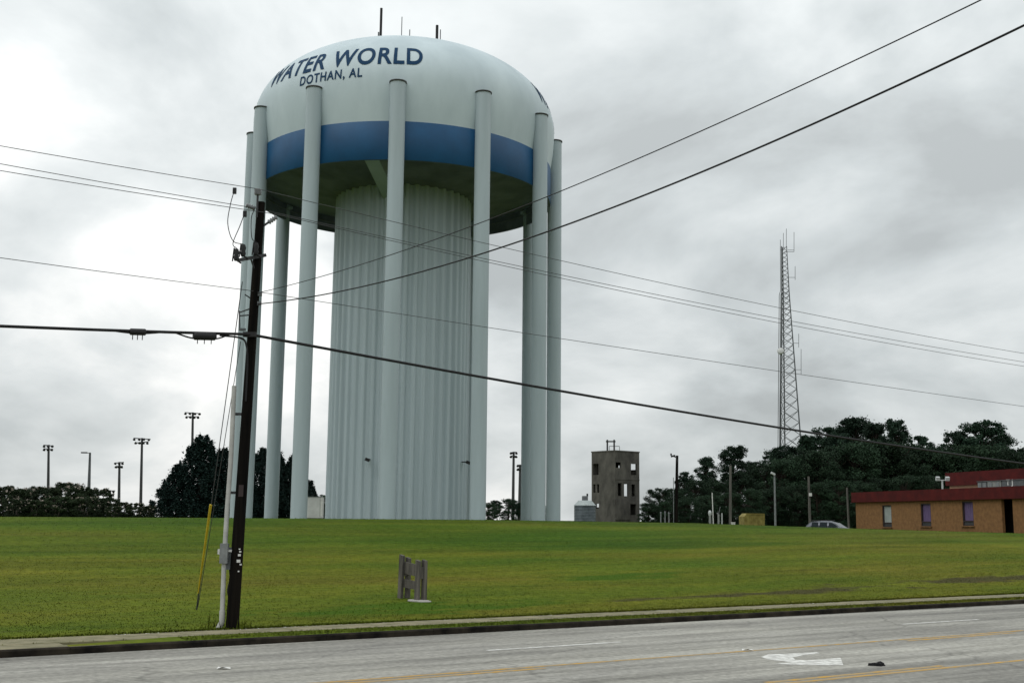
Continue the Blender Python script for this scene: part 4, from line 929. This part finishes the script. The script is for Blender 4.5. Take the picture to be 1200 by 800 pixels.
for s_ in (-1, 1):
    for x0, x1, i0, i1 in ((-1.65, -0.95, 0, 0), (-0.85, -0.05, 0, 0), (0.05, 1.0, 0, 1)):
        def yy(x, z): q = (z - .97) / (1.55 - .97); return s_ * (.885 + (.70 - .885) * q + 0.012)
        zt0 = 1.47; zt1 = 1.47 if not i1 else 1.12
        glass([(x0, yy(x0, 1.02), 1.02), (x1, yy(x1, 1.02), 1.02), (x1 - (0.05 if not i1 else 0.0), yy(x1, zt1), zt1)] + ([(0.45, yy(0.4, 1.43), 1.43)] if i1 else []) + [(x0 + 0.05, yy(x0, zt0), zt0)], 'side_window')
    bar('roof_rail', 'black_metal', car, (-1.7, s_ * .62, 1.63), (0.1, s_ * .62, 1.66), 0.03)
    for x in (-1.45, 1.45):
        wq = MB(); wq.tube([(x, s_ * .72, .33), (x, s_ * .93, .33)], .33, 20); wh = wq.build('wheel', 'tyre', car); MB().tube([(x, s_ * .931, .33), (x, s_ * .94, .33)], .21, 16).build('rim', 'galv', wh)
    MB().box((2.26, s_ * .58, .66), (.14, .3, .13)).build('headlight', 'lamp_head', car); MB().box((-2.33, s_ * .62, .82), (.1, .2, .25)).build('tail_light', 'fascia_red', car)
    MB().box((.95, s_ * 1.0, 1.03), (.12, .2, .13)).build('mirror', 'car_paint', car)
glass([(1.2, -.72, 1.03), (1.2, .72, 1.03), (.60, .62, 1.43), (.60, -.62, 1.43)], 'windscreen')
glass([(-2.14, -.66, 1.2), (-2.14, .66, 1.2), (-1.82, .60, 1.48), (-1.82, -.60, 1.48)], 'rear_window')

# ------------------------------------------------------------------ dumpster, trailer, posts and lamp poles
def based(px, Y): 
    P = at(px, 608, Y); return Vector((P.x, P.y, gz(P.x, P.y)))
dpB = based(881, 128); dw = 24.5 * 128 / F_PX; dh = at(881, 601.3, 128).z - dpB.z
dump = empty('yellow_dumpster', dpB, 'yellow steel waste skip with ribbed sides near the pine trees', 'dumpster', rz=0.12)
MB().prism([(-dw / 2, 0), (dw / 2, 0), (dw / 2, dh), (-dw / 2 + dw * .16, dh), (-dw / 2, dh - 0.35)], -0.9, 0.9, lambda a, b, h: (a, h, b)).build('box', 'dumpster', dump)
for i in range(5): MB().box((-dw / 2 + dw * (i + .5) / 5, -0.93, dh * .45), (0.09, 0.06, dh * .8), None).build('rib', 'dumpster', dump)
MB().box((0.1, -0.93, dh - 0.06), (dw * .9, 0.08, 0.1)).build('rim', 'dumpster', dump)
tr = based(372.5, 150); trh = at(372, 582.5, 150).z - tr.z; trl = empty('box_trailer', tr, 'white box trailer parked beyond the water tower column', 'trailer')
MB().box((-0.35, 0, trh / 2 + 0.2), (1.6, 3.2, trh - 0.4)).build('box', 'trailer', trl); MB().box((-0.35, 0, trh + 0.03), (1.7, 3.3, 0.06)).build('roof_edge', 'galv', trl)
MB().box((0.62, -1.45, trh / 2 + 0.3), (0.28, 0.1, trh - 0.7)).build('door', 'white_paint', trl)
for y in (-1, 1): MB().tube([(-1.0, y, 0.3), (0.35, y, 0.3)], 0.3, 14).build('wheel', 'tyre', trl)

# street lamp right of the training tower
sb = based(792, 150); st = empty('street_lamp', sb, 'dark wooden street lamp pole with short arm beside the training tower', 'street lamp')
h = at(793.5, 533.5, 150).z - sb.z; tx = (at(793.5, 533.5, 150).x - sb.x)
MB().tube([(0, 0, 0), (tx, 0, h)], [0.22, 0.17], 10).build('post', 'pole_wood', st)
MB().tube(curve_pts([(tx, -0.1, h - 0.9), (tx - 0.1, -0.12, h - 0.3), (tx - 0.45, -0.15, h - 0.12)], 6), 0.08, 8).build('arm', 'dark_metal', st)
lh = MB(); lh.box((tx - 0.55, -0.15, h - 0.08), (0.55, 0.28, 0.22), Matrix.Rotation(-0.25, 3, 'Y')); lh.box((tx - 0.8, -0.15, h + 0.12), (0.18, 0.2, 0.26)); lh.build('lamp', 'dark_metal', st)
MB().tube([(-0.32, -0.2, 0), (-0.28, -0.2, h * .70)], 0.045, 6).build('riser', 'galv', st); MB().box((-0.3, -0.22, 0.35), (0.26, 0.2, 0.5)).build('meter_box', 'white_paint', st)
def simple_pole(px, py, Y, r, m, name, label, cat, tilt=0.0, extras=()):
    b = based(px, Y); h = at(px, py, Y).z - b.z; o = empty(name, b, label, cat)
    tx = at(px + tilt, py, Y).x - b.x
    MB().tube([(0, 0, -0.05), (tx, 0, h)], [r, r * .75], 8).build('post', m, o); return o, h, tx
o, h, tx = simple_pole(908.5, 556, 135, 0.13, 'galv', 'street_lamp', 'pale grey lamp pole with white head in front of the dark pines', 'street lamp', -1)
lq = MB(); lq.box((tx - 0.18, -0.1, h + 0.12), (0.5, 0.3, 0.24), Matrix.Rotation(0.5, 3, 'Y')); lq.build('lamp', 'lamp_head', o); MB().tube([(tx, 0, h - .25), (tx - .15, -.08, h + .05)], 0.05, 6).build('arm', 'galv', o)
o, h, tx = simple_pole(949, 558, 135, 0.16, 'pole_grey_wood', 'wooden_pole', 'grey wooden pole with a small white box, behind the silver car', 'pole', -1.5)
MB().box((0.1 + tx * .5, -0.2, h * .67), (0.3, 0.2, 0.36)).build('meter_box', 'white_paint', o)
simple_pole(994.5, 571, 135, 0.14, 'pole_grey_wood', 'wooden_pole', 'bare grey wooden pole next to the brick building corner', 'pole', -2)
simple_pole(855.5, 545, 160, 0.2, 'pole_grey_wood', 'wooden_pole', 'tall thick wooden pole among the pines left of the yellow dumpster', 'pole', 0.5)
simple_pole(836, 577, 140, 0.07, 'white_paint', 'marker_pole', 'thin whitish pole among the short service posts by the pines', 'pole', -1.5)
for px, py, lab, r in ((774.3, 600, 'short grey post, one of three beside the street lamp', .09), (779.3, 599.5, 'short grey post, one of three beside the street lamp', .09), (783.8, 600.5, 'short grey post, one of three beside the street lamp', .09)):
    o, h, tx = simple_pole(px, py, 145, r, 'galv', 'bollard', lab, 'post'); tag(o, group='posts beside the street lamp'); MB().lathe([(r, h - .01), (r * .8, h + .05), (.01, h + .07)], 8).build('cap', 'galv', o)
o, h, tx = simple_pole(832, 604, 140, 0.17, 'hvac', 'service_pedestal', 'stubby grey utility pedestal with rounded top near thin whitish pole', 'pedestal'); MB().lathe([(.12, h - .02), (.19, h + .15), (.21, h + .4), (.12, h + .6), (.01, h + .65)], 10).build('cap', 'lamp_head', o)
o, h, tx = simple_pole(842, 602, 140, 0.14, 'hvac', 'service_pedestal', 'pair-leaning grey service post with antenna rod near yellow dumpster', 'pedestal'); bar('rod', 'galv', o, (0, 0, h), (0.25, 0, h + 0.9), 0.03)
simple_pole(846, 601, 140, 0.09, 'lamp_head', 'service_post', 'slim whitish service post near yellow dumpster', 'post')
b = based(859, 128); tag(MB().box((0, 0, (at(859, 612, 128).z - b.z) / 2), (0.4, 0.3, at(859, 612, 128).z - b.z)).box((0, 0, at(859, 612, 128).z - b.z + .03), (0.46, 0.36, 0.06)).build('cabinet', 'white_paint', loc=b), 'tiny white ground cabinet left of the yellow dumpster', 'cabinet')
# parking lot lamp on the left
b = based(103, 150); h = at(104, 530, 150).z - b.z; pk = empty('street_lamp', b, 'slim grey parking lot lamp with one flat arm above the flowering bushes', 'street lamp'); tx = at(105.5, 530, 150).x - b.x
MB().tube([(0, 0, 0), (tx, 0, h)], [0.26, 0.13], 10).build('post', 'galv_dark', pk); MB().box((tx - 0.45, 0, h - 0.05), (0.9, 0.10, 0.08)).build('arm', 'dark_metal', pk)
MB().box((tx - 0.75, 0, h - 0.02), (0.75, 0.32, 0.16)).build('lamp', 'dark_metal', pk); MB().box((0.33, -0.15, 0.75), (0.3, 0.3, 0.9)).build('meter_box', 'white_paint', pk)

# stadium floodlight masts
def stadium(px, py, Y, wpx, rows, label, seed, tilt=1.0):
    b = based(px, Y); h = at(px, py, Y).z - b.z; tx = at(px + tilt, py, Y).x - b.x; o = empty('floodlight_mast', b, label, 'floodlight mast', 'stadium floodlight masts'); u = Y / F_PX; r = random.Random(seed)
    MB().tube([(0, 0, 0), (tx, 0, h)], [2.0 * u, 1.3 * u], 8).build('post', 'dark_metal', o)
    for k in range(rows):
        zc_ = h - (0.8 + 4.2 * k) * u; hw_ = wpx / 2 * u * (1.0 if k == 0 else r.uniform(.75, 1.0)); sk = r.uniform(-.12, .12)
        bar('crossarm', 'dark_metal', o, (tx - hw_, 0, zc_ - hw_ * sk), (tx + hw_, 0, zc_ + hw_ * sk), 0.55 * u)
        n_ = 4 if wpx > 12 else 3
        for i in range(n_):
            x = tx - hw_ + 2 * hw_ * (i + .25) / (n_ - .5); 
            q = MB(); dz = -1.5 * u; q.tube([(x, -.5 * u, zc_ + dz * r.uniform(-.2, .3)), (x + r.uniform(-.4, .4) * u, -1.6 * u, zc_ + dz)], [0.9 * u, 1.7 * u], 8); q.build('lamp', 'black_metal', o)
stadium(56, 521, 400, 12, 2, 'narrow two-tier floodlight mast rising behind the flowering bushes', 1)
stadium(139, 541, 500, 10, 2, 'short distant two-tier floodlight mast behind the flowering bushes', 2)
stadium(164.5, 513, 365, 20, 2, 'wide two-tier floodlight mast between the bushes and the cypresses', 3, 2)
stadium(224, 483, 280, 19, 2, 'tallest floodlight mast rising behind the big cypress', 4, 2)
stadium(128, 574, 600, 12, 2, 'far low floodlight mast just above the bushes', 5)
stadium(601, 529, 420, 8, 2, 'taller floodlight mast seen between the water tower legs', 6)
stadium(608.5, 544, 500, 7, 2, 'shorter floodlight mast seen beside a water tower leg', 7)

# ------------------------------------------------------------------ trees
def leaf_mesh(centres, normals_up, size, rs, m, squash=1.0):
    """small kite-shaped leaf sprays"""
    n = len(centres); a = rs.normal(size=(n, 3)); a /= np.linalg.norm(a, axis=1)[:, None]; b = rs.normal(size=(n, 3)); b -= a * (a * b).sum(1)[:, None]; b /= np.linalg.norm(b, axis=1)[:, None]
    s = size * rs.uniform(.55, 1.35, n)[:, None]; c = np.asarray(centres); a[:, 2] *= squash
    v = np.stack([c - a * s, c + b * s * .55, c + a * s, c - b * s * .55], 1).reshape(-1, 3)
    me = bpy.data.meshes.new('crown'); me.vertices.add(4 * n); me.loops.add(4 * n); me.polygons.add(n)
    me.vertices.foreach_set('co', v.ravel()); me.loops.foreach_set('vertex_index', np.arange(4 * n)); me.polygons.foreach_set('loop_start', np.arange(n) * 4)
    me.update(calc_edges=True); me.materials.append(MATS[m]); return me
def blob_points(rs, c, r, n, shell=0.45):
    d = rs.normal(size=(n, 3)); d /= np.linalg.norm(d, axis=1)[:, None]; rr = (shell + (1 - shell) * rs.random(n) ** .6); return np.asarray(c) + d * rr[:, None] * np.asarray(r)
def limbs(mb, base, tips, r):
    for t_ in tips:
        t_ = Vector(t_); b = Vector(base(t_.z)); m_ = b.lerp(t_, .5) + Vector((0, 0, -.04 * (t_ - b).length)); mb.tube([b, m_, t_], [r, r * .6, r * .25], 5, False)
PROTO = {}
def proto_tree(kind, seed):
    """unit-height tree: meshes for trunk and crown, height 1"""
    key = (kind, seed)
    if key in PROTO: return PROTO[key]
    rs = np.random.default_rng(seed * 17 + len(kind)); r = random.Random(seed); mb = MB(); pts = []
    if kind == 'pine':          # bare lower trunk, plates of needles
        lean = Vector((r.uniform(-.05, .05), r.uniform(-.05, .05), 0)); base = lambda z: Vector((lean.x * z, lean.y * z, min(z * .94, .93)))
        mb.tube([base(z) if z else Vector((0, 0, -.02)) for z in (0, .25, .5, .75, 1.0)], [.018, .015, .012, .008, .004], 8, False); tips = []
        for i in range(105):
            h = .30 + .69 * r.random() ** .8; w_ = .05 + .17 * math.sin(min(1, (1.06 - h) / .45) * math.pi / 2) * (1 if h > .5 else .8); an = r.uniform(0, math.tau); d = w_ * r.uniform(.25, 1.08) * (0.72 + 0.28 * math.sin(an * 2 + seed + h * 9))
            c = Vector((lean.x * h + d * math.cos(an), lean.y * h + d * math.sin(an), h)); tips.append(c); rr = r.uniform(.018, .046)
            pts.append(blob_points(rs, c, (rr * 1.25, rr * 1.25, rr * r.uniform(.7, 1.25)), 190, .1))
        limbs(mb, lambda z: base(max(.3, z - .06)), tips, .005); m, size = 'pine_leaf', .0088; bark = 'bark'
    elif kind == 'oak':         # broad irregular crown almost to the ground
        base = lambda z: Vector((0, 0, min(z, .7))); mb.tube([(0, 0, -.02), (0.01, 0, .25), (0, .01, .5), (0, 0, .8)], [.03, .024, .016, .006], 8, False); tips = []
        for i in range(110):
            h = r.uniform(.05, .97); w_ = .32 * math.sqrt(max(.05, 1 - ((h - .5) / .52) ** 2)); an = r.uniform(0, math.tau); d = w_ * r.random() ** .5
            c = Vector((d * math.cos(an), d * math.sin(an), h)); tips.append(c); rr = r.uniform(.035, .085); pts.append(blob_points(rs, c, (rr * 1.15, rr * 1.15, rr * .9), 190, .25))
        limbs(mb, lambda z: base(max(.12, z - .15)), tips, .007); m, size = 'broad_leaf', .0105; bark = 'bark'
    elif kind == 'cypress':     # dense cone of upright sprays down to the ground
        mb.tube([(0, 0, -.02), (0, 0, .5), (0, 0, .96)], [.022, .014, .003], 8, False)
        for i in range(190):
            h = r.random() ** 1.2 * .93 + .02; w_ = .30 * (1 - h) ** .85 * r.uniform(.80, 1.12) + .008; an = r.uniform(0, math.tau); c = Vector((w_ * .85 * math.cos(an), w_ * .85 * math.sin(an), h))
            rr = .022 + .038 * (1 - h); k_ = 130; u_ = rs.random(k_) ** .8; d_q = rs.normal(size=(k_, 3)) * rr * .45 * (1 - u_)[:, None]
            pts.append(np.asarray(c) + d_q + np.stack([.25 * rr * np.cos(an) * u_, .25 * rr * np.sin(an) * u_, (u_ * 3.4 - 1.2) * rr], 1))
        n_ = 3200; h = rs.random(n_) * .9; w_ = .25 * (1 - h) ** .85 * rs.random(n_) ** .4; an = rs.uniform(0, math.tau, n_); pts.append(np.stack([w_ * np.cos(an), w_ * np.sin(an), h], 1))
        m, size = 'cypress_leaf', .0115; bark = 'bark'
    else:                       # crape myrtle: several stems, loose crown with pale blossom
        tips = []
        for i in range(95):
            h = r.uniform(.05, .96); w_ = .42 * math.sqrt(max(.05, 1 - ((h - .5) / .55) ** 2)); an = r.uniform(0, math.tau); d = w_ * r.random() ** .5
            c = Vector((d * math.cos(an), d * math.sin(an), h)); tips.append(c); rr = r.uniform(.045, .10); pts.append(blob_points(rs, c, (rr, rr, rr * .9), 190, .25))
        for k in range(5): an = k * 1.3; mb.tube([(.03 * math.cos(an), .03 * math.sin(an), -.02), (.1 * math.cos(an), .1 * math.sin(an), .35), (.2 * math.cos(an), .2 * math.sin(an), .75)], [.016, .012, .005], 6, False)
        m, size = 'myrtle_leaf', .0165; bark = 'bark_pale'
    P_ = np.concatenate(pts); fr_ = P_[rs.integers(0, len(P_), len(P_) // 8)] + rs.normal(size=(len(P_) // 8, 3)) * .016; P_ = np.concatenate([P_, fr_]); P_ = P_[P_[:, 2] > 0.01]
    crown = leaf_mesh(P_, None, size, rs, m, 1.0); trunk = mb.mesh('trunk', bark); fl_ = None
    if kind == 'myrtle':
        bl_ = []
        for c in tips:
            if r.random() < .3 and c.z > .3:
                o_ = Vector((c.x, c.y, 0)).normalized() * .06 + Vector((0, 0, .06)); bl_.append(blob_points(rs, c + o_, (.035, .035, .05), 10, .2))
        if bl_: fl_ = leaf_mesh(np.concatenate(bl_), None, .022, rs, 'blossom')
    PROTO[key] = (trunk, crown, fl_); return PROTO[key]
def plant(kind, seed, px, py_top, Y, name, label, cat, group=None, wide=1.0, rz=None):
    b = based(px, Y); h = at(px, py_top, Y).z - b.z; t_, c_, f_ = proto_tree(kind, seed)
    o = empty(name, b, label, cat, group, rz=rz if rz is not None else random.Random(int(px * 7 + Y)).uniform(0, 6)); o.scale = (h * wide, h * wide, h)
    link('trunk', t_, o); link('crown', c_, o)
    if f_: link('blossom', f_, o)
    return o
# pines and hardwoods behind the mast and the brick building
GP = 'trees of the wood behind the brick building'
LP_ = 'tall dark pine in the wood behind the brick building'
LO_ = 'broad dark hardwood filling the lower wood behind the brick building'
tall = [(826, 536, 178, 1.1, 'loose-topped pine at the thin left edge of the wood'), (857, 522, 182, 1.2, 'wide-crowned pine with open top between the lamp poles'), (801, 553, 176, 1.0, LP_), (884, 541, 196, 1.1, LP_), (905, 528, 205, 1.2, LP_), (927, 523, 200, 1.3, LP_), (948, 511, 215, 1.2, LP_), (966, 502, 212, 1.2, LP_), (988, 508, 205, 1.2, LP_), (1013, 490, 220, 1.35, 'tallest bushy pine of the wood, right of the radio mast'), (1033, 496, 212, 1.2, LP_), (1057, 492, 225, .95, 'narrow pointed pine in the wood above the brick building'), (1076, 512, 212, 1.2, LP_), (1098, 524, 205, 1.3, LP_), (1122, 506, 210, 1.25, LP_), (1151, 494, 205, 1.35, 'big round-topped pine with sky gaps above the red upper block'), (1172, 510, 210, 1.2, LP_), (1194, 526, 200, 1.3, LP_), (1218, 515, 210, 1.2, LP_), (1245, 520, 205, 1.2, LP_)]
def pine_label(px):
    where = [(812, 'left of the two loose-topped pines'), (895, 'above the yellow dumpster'), (937, 'in front of the radio mast'), (975, 'just right of the radio mast'), (1000, 'above the bare pole by the building corner'), (1045, 'beside the tallest bushy pine'), (1090, 'beside the narrow pointed pine'), (1110, 'above the twin roof floodlight'), (1140, 'left of the big round-topped pine'), (1400, 'right of the big round-topped pine')]
    return 'dark pine ' + [w_ for lim, w_ in where if px < lim][0]
for i, (px, py, Y, wd, lab) in enumerate(tall): plant('pine', i % 5, px, py, Y, 'pine_tree', pine_label(px) if lab is LP_ else lab, 'pine tree', GP, wd)
def wood_label(px, Y):
    size = 'tall' if Y > 178 else ('mid-height' if Y > 165 else 'low bushy')
    where = [(788, 'just right of the training tower'), (812, 'behind the street lamp with the short arm'), (845, 'behind the short service posts'), (872, 'behind the tall thick wooden pole'), (897, 'behind the yellow dumpster'), (922, 'behind the pale grey lamp pole'), (962, 'behind the pole with the white box'), (1004, 'behind the bare pole by the building corner'), (1050, 'behind the pale grey window end of the brick building'), (1112, 'behind the twin roof floodlight'), (1400, 'behind the red upper block')]
    return size + ' dark hardwood ' + [w_ for lim, w_ in where if px < lim][0]
low = [(773, 574, 168), (790, 575, 172), (815, 565, 170), (838, 562, 174), (868, 560, 180), (893, 552, 186), (915, 547, 184), (936, 540, 188), (958, 534, 186), (980, 532, 190), (1003, 528, 188), (1026, 524, 192), (1048, 524, 190), (1070, 530, 192), (1092, 536, 190), (1114, 533, 190), (1137, 528, 192), (1160, 530, 190), (1184, 535, 188), (1208, 532, 190), (1232, 535, 190),
       (760, 592, 160), (782, 590, 160), (806, 585, 160), (830, 582, 163), (856, 580, 164), (880, 575, 166), (906, 572, 168), (932, 570, 168), (958, 568, 168), (984, 566, 168), (1010, 565, 170), (1036, 562, 172), (1062, 560, 172), (1088, 560, 172)]
for i, (px, py, Y) in enumerate(low): plant('oak', i % 4, px, py - (9 if Y > 178 else 3), Y, 'hardwood_tree', wood_label(px, Y), 'tree', GP, 1.25 if Y > 165 else 1.5)
# cypresses left of and behind the tower legs
for i, (px, py, Y, wd, lab) in enumerate([(232, 508, 150, 1.75, 'tallest black-green cypress left of the utility pole'), (207, 543, 147, 1.9, 'left outermost cypress beside the flowering bushes'), (258, 525, 152, 1.5, 'black-green cypress just behind the yellow guy guard'), (283, 545, 156, 1.5, 'dark cypress behind the utility pole'), (304, 524, 160, 1.25, 'narrow dark cypress between utility pole and tower leg'), (322, 528, 158, 1.3, 'dark cypress behind a back leg of the water tower'), (341, 532, 160, 1.4, 'dark cypress seen between two water tower legs'), (362, 562, 165, 1.3, 'lower cypress beside the white box trailer')]):
    plant('cypress', i % 3, px, py, Y, 'cypress_tree', lab, 'cypress tree', 'cypresses near the water tower', wd)
for i, (px, py, Y) in enumerate([(378, 579, 210), (388, 582, 215)]): plant('oak', i, px, py, Y, 'hardwood_tree', 'small far tree behind the white box trailer', 'tree', 'far trees behind the trailer', 1.4)
for i, (px, py, Y) in enumerate([(572, 588, 230), (583, 586, 236), (596, 584, 232), (608, 589, 230), (640, 592, 232)]): plant('pine' if i % 2 else 'oak', i % 4, px, py, Y, 'far_tree', 'small far tree seen between the water tower legs', 'tree', 'far trees between the tower legs', 1.6)
# flowering bushes at the far left
for i, (px, py, Y) in enumerate([(-14, 570, 140), (6, 569, 140), (22, 572, 136), (37, 569, 142), (55, 571, 138), (76, 565, 140), (92, 570, 137), (112, 571, 140), (124, 582, 136), (142, 588, 138), (158, 589, 137), (172, 592, 136), (66, 580, 132), (100, 582, 132), (18, 584, 130), (40, 585, 131), (132, 592, 131)]):
    plant('myrtle', i % 4, px, py, Y, 'flowering_bush', 'dark green crape myrtle bush with pale blossom left of the cypresses', 'bush', 'flowering bushes left of the cypresses', 1.35 if py < 580 else 1.6)
for i, (px, py, Y) in enumerate([(118, 584, 210), (178, 596, 190), (188, 598, 190), (150, 592, 230), (85, 577, 210), (20, 577, 210), (50, 577, 210)]): plant('oak', i % 4, px, py, Y, 'hardwood_tree', 'far dark tree behind the flowering bushes', 'tree', 'far trees behind the bushes', 1.5)
